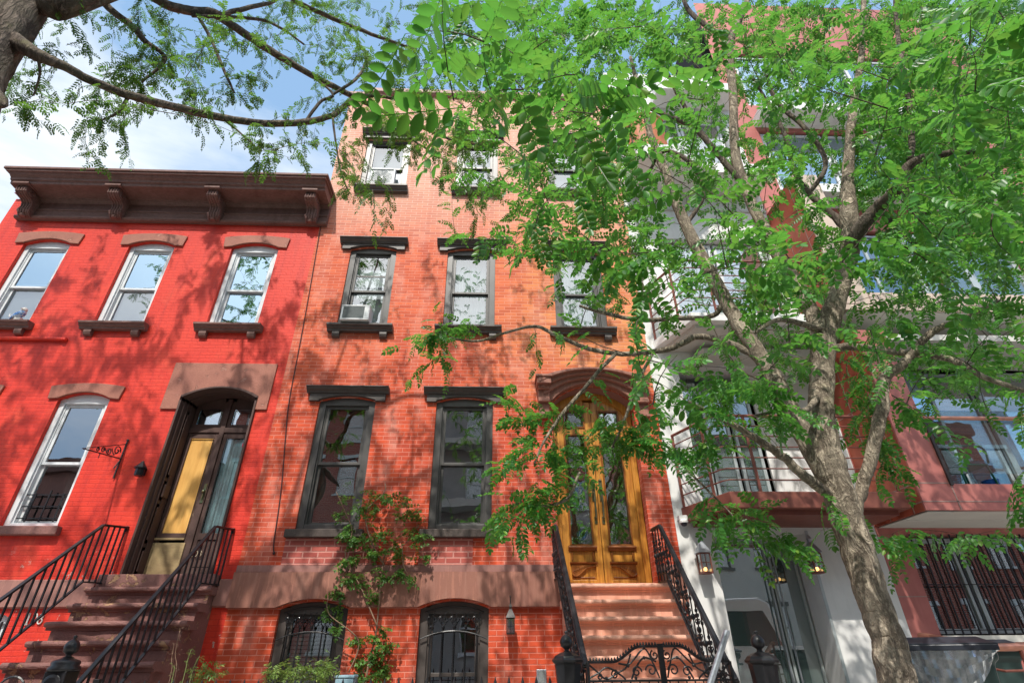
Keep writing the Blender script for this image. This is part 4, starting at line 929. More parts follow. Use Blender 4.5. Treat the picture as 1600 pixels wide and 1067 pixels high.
# ================================================================== SMALL THINGS
def small_things():
    # lanterns
    def lantern(p, s, label, group, lit, neck):
        R = thing('wall_lantern', (p[0], -.01, p[2]), label, 'lantern', group); x, y, z = p
        m = MB(); w = .062*s
        m.lathe([(w*1.0, -.10*s), (w*1.02, -.085*s), (w*.9, -.08*s)], (x, y, z), 4, PI/4) if False else None
        m.box(x-w, x+w, y-w, y+w, z-.125*s, z-.105*s); m.box(x-w*.9, x+w*.9, y-w*.9, y+w*.9, z+.085*s, z+.10*s)
        for sx in (-1, 1):
            for sy in (-1, 1): m.bar((x+sx*w*.92, y+sy*w*.92, z-.115*s), (x+sx*w*.92, y+sy*w*.92, z+.095*s), .011*s)
        for sx in (-1, 1): m.bar((x+sx*w*.92, y-w*.92, z-.01), (x+sx*w*.92, y+w*.92, z-.01), .006*s)
        m.bar((x, y-w*.95, z-.115*s), (x, y-w*.95, z+.095*s), .006*s); m.bar((x-w, y-w*.95, z-.01), (x+w, y-w*.95, z-.01), .006*s)
        fr = m.build('frame', 'iron_dull' if not lit else 'brown_metal', R)
        m = MB(); m.lathe([(w*1.75, .10*s), (w*1.6, .115*s), (w*.45, .22*s), (w*.42, .25*s), (w*.55, .255*s), (w*.3, .29*s), (.001, .31*s)], (x, y, z), 4, PI/4); m.build('roof', 'iron_dull' if not lit else 'galvanized', R)
        m = MB(); q = w*.86; m.box(x-q, x+q, y-q, y+q, z-.104*s, z+.084*s); m.build('pane', 'glass_old', R)
        if lit: m = MB(); m.ball((x, y, z-.075*s), .022*s, 10); m.build('bulb', 'lamp_glow', R)
        m = MB(); m.box(x-.03*s, x+.03*s, -.018, -.003, z-.02, z+.14*s)
        if neck: m.tube([(x, -.015, z+.30*s), (x, -.03, z+.40*s), (x, y*.6, z+.42*s), (x, y, z+.39*s), (x, y, z+.30*s)], .008, 6)
        else: m.bar((x, -.01, z+.06*s), (x, y+w, z+.06*s), .02)
        m.build('wall_bracket', 'iron_dull', R)
    lantern((.27, -.18, 1.74), .80, 'dark iron lantern on the brick wall below the stone belt course', 'wall lanterns', False, True)
    lantern((2.87, -.13, 2.47), 1.15, 'lit copper lantern on the white wall left of the glass entrance', 'wall lanterns', True, False)
    lantern((4.385, -.13, 2.47), 1.15, 'lit copper lantern right of the glass entrance beside the tree trunk', 'wall lanterns', True, False)
    R = thing('porch_light', (-4.93, -.01, 3.62), 'small black eight sided porch light on the red wall by the brown door', 'lantern')
    m = MB(); m.lathe([(.05, -.07), (.058, -.06), (.058, .03), (.05, .035)], (-4.93, -.10, 3.68), 8); m.build('body', 'iron', R)
    m = MB(); m.lathe([(.085, .035), (.08, .05), (.025, .12), (.02, .135), (.001, .15)], (-4.93, -.10, 3.68), 8); m.build('roof', 'iron', R)
    m = MB(); m.box(-4.96, -4.90, -.05, -.003, 3.64, 3.74); m.build('wall_bracket', 'iron', R)
    # wrought iron sign bracket standing out from the wall
    x = -5.31; m = MB(); yz = lambda y, z: (x, y, z)
    m.bar(yz(-.02, 3.60), yz(-.02, 4.15), .016); m.ball(yz(-.02, 4.16), .018, 8)
    m.bar(yz(-.02, 4.10), yz(-.74, 3.79), .010); m.bar(yz(-.02, 3.88), yz(-.78, 3.77), .014); m.bar(yz(-.02, 3.86), yz(-.09, 3.72), .012)
    for cy, cz, r, a0, d in ((-.15, 3.955, .075, 0, 1), (-.30, 3.90, .05, PI, 1), (-.42, 3.875, .04, 0, 1), (-.52, 3.85, .028, 2, -1)): m.tube([(x, cy+q[0], cz+q[2]) for q in spiral((0, 0), r, .014, a0, a0+d*8, 22)], .008, 5)
    m.tube([yz(-.08, 4.0), yz(-.19, 3.88), yz(-.27, 3.95)], .007, 5); m.bar(yz(-.45, 3.81), yz(-.45, 3.75), .008)
    tag(m.build('sign_bracket', 'iron_dull'), 'empty wrought iron sign bracket with scrolls on the red wall', 'bracket')
    # window box fan and air conditioner
    R = thing('box_fan', (-2.28, 0, 9.49), 'white box fan with round grille in the top left window of the brick house', 'fan')
    m = MB(); xa, xb, za, zb = -2.56, -2.02, 9.485, 9.98; y0, y1 = -.07, .05
    m.box(xa, xb, y0+.02, y1, za, zb); m.box(xa, xa+.04, y0, y0+.0195, za, zb); m.box(xb-.04, xb, y0, y0+.0195, za, zb); m.box(xa+.04, xb-.04, y0, y0+.0195, za, za+.04); m.box(xa+.04, xb-.04, y0, y0+.0195, zb-.04, zb); m.build('housing', 'appliance_white', R, bevel=.012)
    g = MB(); c = ((xa+xb)/2, (za+zb)/2)
    for r in (.21, .18, .15, .12, .09, .06): g.tube([(c[0]+r*math.cos(a), y0-.002, c[1]+r*math.sin(a)) for a in [2*PI*i/28 for i in range(29)]], .004, 4)
    for i in range(12): a = 2*PI*i/12; g.bar((c[0]+.05*math.cos(a), y0, c[1]+.05*math.sin(a)), (c[0]+.21*math.cos(a), y0, c[1]+.21*math.sin(a)), .005)
    g.build('grille', 'appliance_grille', R)
    R = thing('air_conditioner', (-2.28, -.08, 6.2), 'white window air conditioner on the black sill of the middle left window', 'air conditioner')
    xa, xb, za, zb = -2.53, -2.06, 6.205, 6.50; y0, y1 = -.20, .06
    m = MB(); m.box(xa, xb, y0+.02, y1, za, zb); m.box(xa, xb, y0, y0+.0195, za, za+.03); m.box(xa, xb, y0, y0+.0195, zb-.03, zb); m.box(xa, xa+.03, y0, y0+.0195, za+.03, zb-.03); m.box(xb-.09, xb, y0, y0+.0195, za+.03, zb-.03); m.build('housing', 'appliance_white', R, bevel=.008)
    m = MB()
    for k in range(14): m.box(xa+.031, xb-.091, y0+.006, y0+.0196, za+.034+.0165*k, za+.042+.0165*k)
    m.build('grille', 'appliance_grille', R)
    # bird figurine on the red house sill
    R = thing('bird_figurine', (-7.77, -.05, 6.16), 'blue and white bird figurine on the top left window sill', 'figurine')
    m = MB(); m.tube(smooth_path([(-7.90, -.06, 6.20), (-7.86, -.06, 6.235), (-7.80, -.06, 6.27), (-7.75, -.06, 6.31), (-7.74, -.06, 6.35)], 4), [.012, .016, .025, .033, .042, .05, .055, .058, .06, .06, .058, .056, .052, .05, .048, .046, .04], 10); m.build('body', 'glaze_blue', R, smooth=True)
    m = MB(); m.ball((-7.735, -.07, 6.375), .045, 12); m.lathe([(.012, 0), (.001, .035)], (-7.735, -.07, 6.40), 8); m.bar((-7.735, -.11, 6.375), (-7.735, -.14, 6.365), .012); m.build('head', 'number_white', R)
    m = MB(); m.box(-7.80, -7.70, -.1, -.02, 6.163, 6.215); m.tube([(-7.86, -.06, 6.22), (-7.92, -.07, 6.25), (-7.93, -.07, 6.30)], [.016, .013, .006], 6); m.build('base', 'number_white', R)
    # wall bits
    m = MB(); R = thing('security_camera', (2.69, -.08, 2.93), 'white dome security camera under a stub ledge on the white wall', 'camera')
    m.box(2.64, 3.02, -.10, -.003, 3.03, 3.09); m.lathe([(.06, .0), (.062, .03), (.05, .045)], (2.70, -.08, 2.985), 14); m.build('housing', 'stucco', R, bevel=.004)
    m = MB(); m.lathe([(.001, -.045), (.03, -.038), (.042, -.02), (.045, 0)], (2.70, -.08, 2.985), 14); m.build('dome', 'bin_lid', R, smooth=True)
    R = thing('intercom_box', (.65, -.03, .98), 'grey intercom box on the brick wall beside the gate newel', 'intercom')
    m = MB(); m.box(.59, .71, -.03, -.003, 1.0, 1.27); m.build('plate', 'galvanized', R, bevel=.006)
    m = MB(); m.box(.615, .685, -.036, -.0305, 1.13, 1.25); m.lathe([(.006, 0), (.001, .004)], (.65, -.032, 1.08), 8); m.build('screen', 'appliance_grille', R)
    pts = [(506, 335), (502, 352), (479, 480), (463, 570), (450, 640), (440, 760), (429, 845), (428, 862)]
    m = MB(); m.tube(smooth_path([tuple(at(px, py, -.012)+Vector((random.uniform(-.008, .008), 0, 0))) for px, py in pts], 5), .008, 6); m.ball(tuple(at(428, 864, -.015)), .02, 8)
    tag(m.build('drop_cable', 'cable'), 'thin dark cable running down the wall between the red and orange houses', 'cable')
    m = MB(); m.tube([tuple(at(603, 738, -.01)), tuple(at(602, 790, -.01))], .005, 5)
    a, b = at(1136, 985, -3.0), at(1110, 1067, -3.0); d = (a-b); f = (0-a.z)/d.z
    m = MB(); base = a+d*f; m.tube([tuple(base), tuple(a)], .023, 12); m.lathe([(.0235, 0), (.0235, .006), (.001, .008)], tuple(a-Vector((0, 0, .004))), 12)
    tag(m.build('leaning_pole', 'galvanized'), 'slanted grey galvanized pole in front of the right stoop railing', 'pole')
    # rust handrail in front of the barred window
    R = thing('ramp_railing', (4.7, -1.9, .2), 'rust brown tube railing behind the trash bin', 'railing')
    P = [at(1437, 993, -1.3), at(1556, 1011, -2.0), at(1700, 1007, -2.0)]
    m = MB(); m.tube([tuple(p) for p in P], .034, 10); m.build('handrail', 'copper', R)
    for dz in (.19, .33, .5):
        m = MB(); m.tube([tuple(P[0]-Vector((0, 0, dz))), tuple(P[1]-Vector((0, 0, dz))), tuple(P[2]-Vector((0, 0, dz)))], .011, 8); m.build('lower_rail', 'brown_metal', R)
    for p in (P[0], P[1].lerp(P[2], .25), P[2]): m = MB(); m.tube([(p.x, p.y, .2), (p.x, p.y, p.z-.02)], .017, 8); m.build('post', 'brown_metal', R)
    # trash bins
    def bin_(name, c, label, film):
        up = lambda z: .2+(z-.2)*1.11
        R = thing(name, (c[0], c[1], .2), label, 'trash bin', 'trash bins in the yard'); x, y = c
        def ring(hw, hd, z): return [(x-hw, y-hd, up(z)), (x+hw, y-hd, up(z)), (x+hw, y+hd, up(z)), (x-hw, y+hd, up(z))]
        zs = [(.25, .26, .30), (.30, .30, .75), (.345, .36, 1.22), (.38, .39, 1.24), (.385, .395, 1.31), (.36, .37, 1.315)]
        m = MB(); o = []
        for hw, hd, z in zs: o += ring(hw, hd, z)
        m.add(o, [(0, 1, 2, 3)]+[(i*4+k, i*4+(k+1) % 4, i*4+4+(k+1) % 4, i*4+4+k) for i in range(len(zs)-1) for k in range(4)]+[(20, 21, 22, 23)])
        m.build('body', 'bin_green', R, bevel=.02)
        m = MB(); o = ring(.40, .41, 1.318)+ring(.405, .415, 1.345)+ring(.33, .34, 1.375)+ring(.30, .31, 1.39)
        m.add(o, [(0, 1, 2, 3)]+[(i*4+k, i*4+(k+1) % 4, i*4+4+(k+1) % 4, i*4+4+k) for i in range(3) for k in range(4)]+[(12, 13, 14, 15)])
        m.box(x-.40, x+.40, y-.425, y-.4155, up(1.30), up(1.338)); m.build('lid', 'bin_lid', R, bevel=.012)
        for sx in (-1, 1): m = MB(); m.tube([(x+sx*.30-.04, y+.33, .33), (x+sx*.30+.04, y+.33, .33)], .125, 18); m.build('wheel', 'tyre', R)
        m = MB(); m.tube([(x-.32, y+.44, 1.27), (x+.32, y+.44, 1.27)], .016, 8); m.build('handle', 'bin_green', R)
        if film:
            m = MB(); n = 30
            for i in range(n):
                def pt(i, j):
                    t = i/n; u = -.395+.79*t; dz = (.30*math.sin(PI*min(max(t, 0), 1))**.8+.02)*(j/5)
                    zig = .012*math.sin(i*2.1+j)+.008*math.sin(i*5.3+2*j)
                    return (x+u*(1-.1*j/5), y-.432+.03*j/5+zig, up(1.30)-dz)
                for j in range(5): m.poly([pt(i, j), pt(i+1, j), pt(i+1, j+1), pt(i, j+1)])
            m.build('plastic_liner', 'plastic_film', R, smooth=True)
        R.rotation_euler.z = -.50
    c = at(1524, 1040, -2.78); bin_('trash_bin', (c.x, -2.35), 'dark green wheeled trash bin with clear plastic liner hanging out beside the tree', True)
    bin_('trash_bin', (c.x+1.25, -1.2), 'second dark green trash bin behind the rust tube railing', False)
    # balcony chair and bucket
    p = at(1492, 712, -.5); x, y, zf = p.x, -.5, 3.20
    R = thing('balcony_chair', (x, y, zf), 'green garden armchair behind the glass balcony', 'chair')
    m = MB(); m.box(x-.22, x+.22, y-.22, y+.2, zf+.42, zf+.45); m.build('seat', 'green_plastic', R, bevel=.01)
    m = MB(); m.prism([(x-.40, zf+.93), (x-.36, zf+.95), (x-.20, zf+.46), (x-.24, zf+.44)], y-.22, y+.2); m.build('backrest', 'green_plastic', R, bevel=.01)
    for sy in (-.23, .21):
        m = MB(); m.tube(smooth_path([(x-.33, y+sy, zf+.70), (x-.1, y+sy, zf+.70), (x+.18, y+sy, zf+.69), (x+.25, y+sy, zf+.62), (x+.22, y+sy, zf+.45)], 4), .014, 8); m.build('armrest', 'green_plastic', R)
        for sx in (-.2, .2): m = MB(); m.tube([(x+sx, y+sy*.9, zf+.43), (x+sx*1.15, y+sy, zf+.001)], .014, 8); m.build('leg', 'green_plastic', R)
    p = at(1545, 748, -.6)
    m = MB(); m.lathe([(.07, 0), (.10, .24), (.105, .25), (.09, .25)], (p.x, -.6, 3.195), 16); tag(m.build('bucket', 'blue_plastic'), 'bright blue bucket on the balcony floor under the glass', 'bucket')
    p = at(541, 1062, -.45); m = MB(); m.box(p.x-.10, p.x+.10, -.55, -.35, .2, p.z+.02); m.box(p.x-.11, p.x+.11, -.56, -.34, p.z+.021, p.z+.05)
    tag(m.build('storage_box', 'pale_blue_plastic', bevel=.01), 'pale blue plastic box between the basement windows under the climbing rose', 'box')
# ================================================================== TREES
def leaf_template(pairs, length, ll, lw, droop=.25, fold=.25, terminal=True, seed=0, curl=.15):
    """pinnate leaf along +X, normal +Z: elliptic leaflets of two folded 5-gons, thin rachis"""
    r = random.Random(seed); V = []; Fc = []
    def P(x): t = x/length; return np.array((x*(1-.12*t), 0, -droop*length*t*t))
    def leaflet(b, d, s):
        d = d/np.linalg.norm(d); n = np.array((0, 0, 1.0)); side = np.cross(n, d); side /= np.linalg.norm(side); n = np.cross(d, side)
        L, W = ll*s, lw*s*.5
        o = len(V)
        for t, wv in ((0, 0), (.22, .72), (.52, 1), (.82, .66), (1, 0)):
            V.append(b+d*L*t+side*W*wv+n*(W*wv*fold-curl*L*t*t))
        for t, wv in ((.82, .66), (.52, 1), (.22, .72)):
            V.append(b+d*L*t-side*W*wv+n*(W*wv*fold-curl*L*t*t))
        Fc.append((o, o+1, o+2, o+3, o+4)); Fc.append((o, o+4, o+5, o+6, o+7))
    for i in range(pairs):
        t = .16+.80*i/max(pairs-1, 1) if terminal else .12+.86*i/max(pairs-1, 1)
        b = P(length*t); s = (.78+.35*math.sin(PI*min(1, t*.9+.1)))*r.uniform(.88, 1.1)
        for sg in (-1, 1):
            a = r.uniform(52, 72)*PI/180
            leaflet(b, np.array((math.cos(a), sg*math.sin(a), r.uniform(-.35, .05))), s)
    if terminal: leaflet(P(length*.97), np.array((1, r.uniform(-.2, .2), -.4)), 1.0)
    w = .0012
    for i in range(3):
        a, b = P(length*i/3), P(length*(i+1)/3); o = len(V)
        V.extend([a+(0, w, 0), a-(0, w, 0), b-(0, w, 0), b+(0, w, 0), (a+b)/2+(0, w, 0)]); Fc.append((o, o+1, o+2, o+3, o+4))
    return np.array(V), np.array(Fc)
class Leaves:
    def __init__(s): s.V = []; s.F = []; s.n = 0
    def put(s, T, mats, tr):
        """T template; mats (k,3,3), tr (k,3)"""
        V, Fc = T; k = len(tr)
        if not k: return
        vs = np.einsum('kij,vj->kvi', mats, V)+tr[:, None, :]
        fs = Fc[None, :, :]+(np.arange(k)*len(V))[:, None, None]+s.n
        s.V.append(vs.reshape(-1, 3)); s.F.append(fs.reshape(-1, Fc.shape[1])); s.n += k*len(V)
    def build(s, name, mat, parent):
        V = np.concatenate(s.V)-np.array(parent['_org']); Fc = np.concatenate(s.F); m = Fc.shape[1]
        me = bpy.data.meshes.new(name); me.vertices.add(len(V)); me.vertices.foreach_set('co', V.astype(np.float32).ravel())
        me.loops.add(Fc.size); me.loops.foreach_set('vertex_index', Fc.astype(np.int32).ravel())
        me.polygons.add(len(Fc)); me.polygons.foreach_set('loop_start', (np.arange(len(Fc))*m).astype(np.int32))
        me.update(calc_edges=True); me.validate(); me.materials.append(M[mat])
        o = bpy.data.objects.new(name, me); COL.objects.link(o); o.parent = parent; o['_org'] = parent['_org']; return o
def frames(dirs, roll, scale):
    """orthonormal frames with X along dirs, Z near up, rolled"""
    d = dirs/np.linalg.norm(dirs, axis=1)[:, None]; up = np.array((0, 0, 1.0))
    s = np.cross(np.broadcast_to(up, d.shape), d); ln = np.linalg.norm(s, axis=1)[:, None]; s = np.where(ln < 1e-3, np.array((1., 0, 0)), s/np.maximum(ln, 1e-3))
    n = np.cross(d, s); c, q = np.cos(roll)[:, None], np.sin(roll)[:, None]
    s2, n2 = s*c+n*q, n*c-s*q
    return np.stack((d, s2, n2), axis=2)*scale[:, None, None]
def wr(p, w):
    f = fwd(p); q = f/math.hypot(f, p[0]); q = q if w > 30 else .5+.5*q
    return w*.5*f/F*q
class Tree:
    def __init__(s, root, sides=14, barkj=None):
        s.root = root; s.limb = MB(); s.twig = s.limb; s.nodes = []; s.lv = Leaves(); s.bj = barkj; s.sides = sides
    dark = None  # face ranges that get the bark with painted shade
    def grow(s, pts, world=False, per=7, sides=None):
        """pts (px, py, depth, width in px) or, with world=True, (x, y, z, radius)"""
        Q = []
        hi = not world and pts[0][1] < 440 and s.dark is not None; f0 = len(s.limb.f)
        for p in pts:
            if world: Q.append(p)
            else:
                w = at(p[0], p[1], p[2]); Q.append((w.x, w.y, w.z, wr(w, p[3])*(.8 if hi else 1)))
        S = smooth_path(Q, per); w = random.random()*9
        P = []
        for i, q in enumerate(S):
            k = min(q[3]*.30, .010); t = i*3.6/per
            P.append(Vector((q[0]+k*mnoise.noise(Vector((t, w, 0))), q[1]+k*mnoise.noise(Vector((t, w, 5))), q[2]+k*mnoise.noise(Vector((t, w, 9))))))
        s.limb.tube(P, [max(q[3], .002) for q in S], sides or (max(6, min(s.sides, int(6+S[0][3]*160)))), jitter=s.bj)
        s.nodes += [(*p, q[3]) for p, q in zip(P, S)]
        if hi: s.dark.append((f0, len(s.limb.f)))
        return P
    def foliage(s, anchors, T, nleaf, spread, r0=.004, sc=(.8, 1.15), gravity=.55, maxlen=1.3, smallT=None):
        if not len(anchors): return
        A = np.array(anchors); N = np.array([n[:3] for n in s.nodes])
        d = np.array([np.min(np.linalg.norm(N-a, axis=1)) for a in A]); order = np.argsort(d)
        pool = np.zeros((len(N)+len(A)*4, 3)); pool[:len(N)] = N; cnt = len(N)
        D_, Tm, Tr = [], [], []
        for i in order:
            a = A[i]; dd = np.linalg.norm(pool[:cnt]-a, axis=1); j = int(np.argmin(dd)); b = pool[j].copy(); L = dd[j]
            if L < .02: continue
            mid = b+(a-b)*.5+np.array((RNG.normal(0, .10 if L < .6 else .2), RNG.normal(0, .10 if L < .6 else .2), .10+RNG.normal(0, .06 if L < .6 else .16)))*L
            ts = np.linspace(0, 1, 5)[:, None]; C = (1-ts)**2*b+2*ts*(1-ts)*mid+ts**2*a
            r = r0*(.6+.5*min(L, 1))
            f0 = len(s.twig.f)
            s.twig.tube([Vector(c) for c in C], [r, r*.8, r*.6, r*.42, r*.25], 4, cap=False)
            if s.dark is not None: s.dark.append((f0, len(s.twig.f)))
            pool[cnt:cnt+4] = C[1:]; cnt += 4
            n = max(2, int(round(nleaf*RNG.uniform(.6, 1.4)*min(1.25, .55+L))))
            lo = max(0.15, 1-.55/max(L, .2)) if L > .4 else .1
            tt = np.linspace(lo, 1, n); tang = C[4]-C[2]; tang /= np.linalg.norm(tang)+1e-6
            for k, t in enumerate(tt):
                p = (1-t)**2*b+2*t*(1-t)*mid+t**2*a
                ph = RNG.uniform(0, 2*PI); sd = np.array((math.cos(ph), math.sin(ph), RNG.uniform(-.3, .25)))
                dv = tang*.7+sd*spread+np.array((0, 0, -gravity*RNG.uniform(.3, 1.4)))
                D_.append(dv); Tr.append(p)
        D_ = np.array(D_); Tr = np.array(Tr); k = len(D_)
        roll = RNG.normal(0, .55, k); scl = RNG.uniform(sc[0], sc[1], k)
        pick = RNG.integers(0, len(T), k); fr = frames(D_, roll, scl)
        for q in range(len(T)):
            m = pick == q; s.lv.put(T[q], fr[m], Tr[m])
    def finish(s, bark, leaf, names=('trunk', 'twigs', 'crown'), twigmat='twig'):
        if s.limb.v:
            o = s.limb.build(names[0], bark, s.root, smooth=True)
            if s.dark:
                o.data.materials.append(M['bark_shaded'])
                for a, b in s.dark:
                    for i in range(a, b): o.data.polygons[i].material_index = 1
        s.lv.build(names[2], leaf, s.root)
def from_mask(rows, k, depth, lo, hi, cell=100, mind=1.2, jitter=(0, 0)):
    """anchors inside the crown's volume: how thick the leaves stand in each direction, at depths through the crown"""
    out = []
    for r, row in enumerate(rows):
        for c, w in row.items():
            n = RNG.poisson(w*k)
            for _ in range(n):
                px = c*cell+RNG.uniform(0, cell); py = r*cell+RNG.uniform(0, cell)
                y = float(np.clip(RNG.normal(*depth), lo, hi))
                p = at(px, py, y)
                if (p-CAM).length < mind: continue
                out.append(tuple(p))
    return out
def clear_limbs(A, t, rmin, rad, keep):
    """main limbs carry few leaves on the side towards the open street: drop most of the anchors there"""
    L = [(*proj(n[:3]), (Vector(n[:3])-CAM).length) for n in t.nodes if n[3] > rmin]
    L = np.array(L); out = []
    for a in A:
        p = np.array(proj(a)); d = (Vector(a)-CAM).length
        m = (np.hypot(L[:, 0]-p[0], L[:, 1]-p[1]-25) < rad) & (L[:, 2] > d-.1)
        if m.any() and RNG.random() > keep: continue
        out.append(a)
    return out
def clusters(lst, n, rad):
    out = []
    for c in lst:
        px, py, y = c[:3]; m = c[3] if len(c) > 3 else n; q = c[4] if len(c) > 4 else rad
        p = at(px, py, y)
        for _ in range(m): out.append(tuple(p+Vector((RNG.normal(0, q), RNG.normal(0, q), RNG.normal(0, q*.7)))))
    return out
def blob(c, r, n, hollow=.3):
    """a part of the crown outside the view: points in an ellipsoid"""
    out = []
    while len(out) < n:
        v = RNG.uniform(-1, 1, 3)
        if not hollow < np.linalg.norm(v) < 1: continue
        p = np.array(c)+v*np.array(r); x, y = proj(p)
        if -30 < x < 1630 and -30 < y < 1100: 
            n -= 1; continue
        out.append(tuple(p))
    return out
def barkjit(k, amp, f):
    def j(a, L, r):
        v = mnoise.noise(Vector((math.cos(a)*k, math.sin(a)*k, L*f)))+.5*mnoise.noise(Vector((math.cos(a)*k*2.7+5, math.sin(a)*k*2.7, L*f*2.2)))
        return 1+amp*v
    return j
def pagoda_tree():
    base = at(1403, 1067, -4.5)
    R = thing('street_tree', (base.x, -4.5, 0), 'leafy street tree with tan furrowed bark and rounded leaflets in front of the white building', 'tree', 'street trees along the kerb')
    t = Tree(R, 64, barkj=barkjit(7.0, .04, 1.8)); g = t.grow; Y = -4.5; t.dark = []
    b = base
    g([(b.x+.06, Y, -.02, .15), (b.x+.02, Y, .25, .115), (b.x, Y, .7, .096), (b.x-.0, Y, b.z, .088)]+[(*at(px, py, y), wr(at(px, py, y), w)) for px, py, y, w in
      ((1388, 1000, Y, 60), (1362, 930, Y, 58), (1337, 850, Y, 57), (1317, 790, Y, 56), (1302, 735, Y, 51), (1291, 690, Y, 43), (1284, 640, Y, 42), (1284, 580, -4.45, 41), (1287, 530, -4.42, 42), (1300, 490, -4.45, 38), (1318, 430, -4.5, 34), (1329, 380, -4.55, 33), (1326, 330, -4.6, 27), (1325, 270, -4.6, 19), (1332, 180, -4.6, 13), (1348, 60, -4.6, 9), (1350, -60, -4.6, 6))], world=True, per=18, sides=64)
    g([(1303, 760, Y, 40), (1275, 712, Y, 40), (1248, 665, -4.45, 34), (1222, 615, -4.4, 29), (1190, 560, -4.3, 25), (1150, 500, -4.2, 23), (1120, 445, -4.1, 22), (1090, 390, -4.0, 20), (1062, 330, -3.9, 17), (1040, 270, -3.8, 14), (1018, 215, -3.7, 11), (1005, 165, -3.6, 8), (985, 90, -3.5, 5)])
    g([(1284, 540, -4.42, 28), (1270, 490, -4.38, 24), (1240, 435, -4.3, 20), (1213, 395, -4.25, 19), (1190, 350, -4.2, 17), (1165, 295, -4.1, 16), (1149, 240, -4.05, 15), (1146, 160, -4.0, 13), (1142, 65, -3.9, 12), (1165, 10, -3.9, 9), (1180, -60, -3.9, 6)])
    g([(1142, 62, -3.9, 10), (1110, 45, -3.8, 10), (1075, 15, -3.7, 9), (1060, -30, -3.7, 6)])
    g([(1326, 395, -4.55, 30), (1345, 355, -4.7, 30), (1372, 325, -4.8, 28), (1402, 295, -5.0, 25), (1424, 255, -5.1, 20), (1480, 240, -5.2, 14), (1540, 236, -5.3, 11), (1620, 228, -5.3, 8)])
    g([(1400, 298, -5.0, 12), (1440, 292, -5.0, 9), (1500, 288, -5.0, 7), (1560, 262, -5.0, 5)])
    g([(1376, 328, -4.8, 12), (1410, 365, -4.85, 11), (1440, 390, -4.9, 9), (1462, 420, -4.9, 7), (1480, 470, -4.9, 4)])
    g([(1422, 250, -5.1, 14), (1425, 190, -5.1, 12), (1412, 110, -5.1, 10), (1400, 30, -5.1, 8), (1398, -50, -5.1, 6)])
    g([(1326, 362, -4.55, 18), (1300, 335, -4.5, 15), (1262, 300, -4.45, 12), (1240, 265, -4.4, 10), (1228, 215, -4.4, 9), (1205, 170, -4.3, 7), (1175, 120, -4.3, 5)])
    g([(1265, 303, -4.45, 9), (1290, 255, -4.45, 10), (1262, 205, -4.4, 9), (1215, 160, -4.3, 9), (1195, 110, -4.3, 6)])
    g([(1160, 285, -4.1, 13), (1120, 240, -4.0, 12), (1085, 200, -3.9, 11), (1040, 180, -3.8, 9), (985, 155, -3.7, 9), (925, 128, -3.6, 7), (880, 90, -3.5, 5)])
    g([(1090, 200, -3.9, 9), (1060, 150, -3.8, 8), (1040, 110, -3.8, 7), (1010, 60, -3.7, 5)])
    g([(1072, 352, -3.92, 9), (1100, 300, -3.85, 9), (1078, 255, -3.8, 8), (1035, 238, -3.7, 7), (1000, 300, -3.6, 4)])
    g([(1338, 800, Y, 17), (1350, 752, Y, 21), (1364, 700, -4.55, 22), (1378, 640, -4.6, 22), (1381, 595, -4.6, 20), (1412, 568, -4.7, 15), (1452, 522, -4.8, 13), (1500, 500, -4.9, 9), (1560, 470, -5, 6)])
    g([(1296, 545, -4.45, 18), (1325, 542, -4.5, 13), (1365, 545, -4.6, 12), (1410, 552, -4.7, 11), (1480, 560, -4.8, 11), (1540, 590, -4.9, 10), (1605, 612, -5, 8)])
    g([(1300, 775, Y, 18), (1262, 748, -4.65, 17), (1225, 715, -4.7, 14), (1185, 688, -4.8, 12), (1130, 655, -4.85, 9), (1075, 628, -4.9, 6)])
    g([(1195, 570, -4.3, 15), (1172, 552, -4.25, 12), (1140, 536, -4.2, 11), (1092, 526, -4.1, 10), (1045, 545, -4, 9), (980, 553, -3.9, 8), (920, 545, -3.85, 7), (870, 524, -3.8, 6), (835, 510, -3.75, 5), (790, 520, -3.7, 4), (745, 533, -3.6, 4), (705, 528, -3.6, 3)])
    g([(1130, 475, -4.15, 10), (1110, 495, -4.1, 8), (1060, 497, -4, 8), (1000, 500, -3.9, 7), (940, 488, -3.8, 6), (905, 478, -3.8, 4)])
    g([(962, 553, -3.9, 6), (935, 580, -4.0, 6), (915, 605, -4.05, 6), (880, 645, -4.1, 6), (850, 690, -4.15, 4), (835, 725, -4.2, 3)])
    g([(1022, 548, -3.95, 5), (1000, 590, -4.05, 5), (985, 630, -4.1, 5), (970, 670, -4.1, 4), (955, 700, -4.1, 3)])
    g([(905, 738, -4.2, 4), (890, 775, -4.2, 5), (865, 788, -4.2, 4), (830, 790, -4.2, 3)])
    g([(1045, 700, -4.6, 4), (1065, 725, -4.6, 4), (1095, 755, -4.6, 4), (1135, 795, -4.6, 3), (1150, 812, -4.6, 3)])
    g([(1290, 520, -4.42, 12), (1250, 505, -4.6, 10), (1215, 500, -4.8, 8), (1180, 520, -5.0, 5)])
    g([(1286, 610, -4.45, 12), (1260, 640, -4.7, 10), (1225, 640, -4.9, 7), (1180, 650, -5.0, 5)])
    # upper crown, above the picture
    tp = at(1350, -60, -4.6)
    for a, r in (((2.6, -4.6, 10.2), .05), ((1.0, -3.8, 10.4), .04), ((4.2, -4.9, 9.8), .05), ((3.3, -3.4, 10.6), .04), ((5.2, -4.2, 8.6), .045), ((.2, -4.4, 9.6), .03), ((3.0, -5.8, 9.4), .04)):
        g([(tp.x, tp.y, tp.z, .03), ((tp.x+a[0])/2+.15, (tp.y+a[1])/2, (tp.z+a[2])/2+.1, r*.5), (*a, r*.3)], world=True)
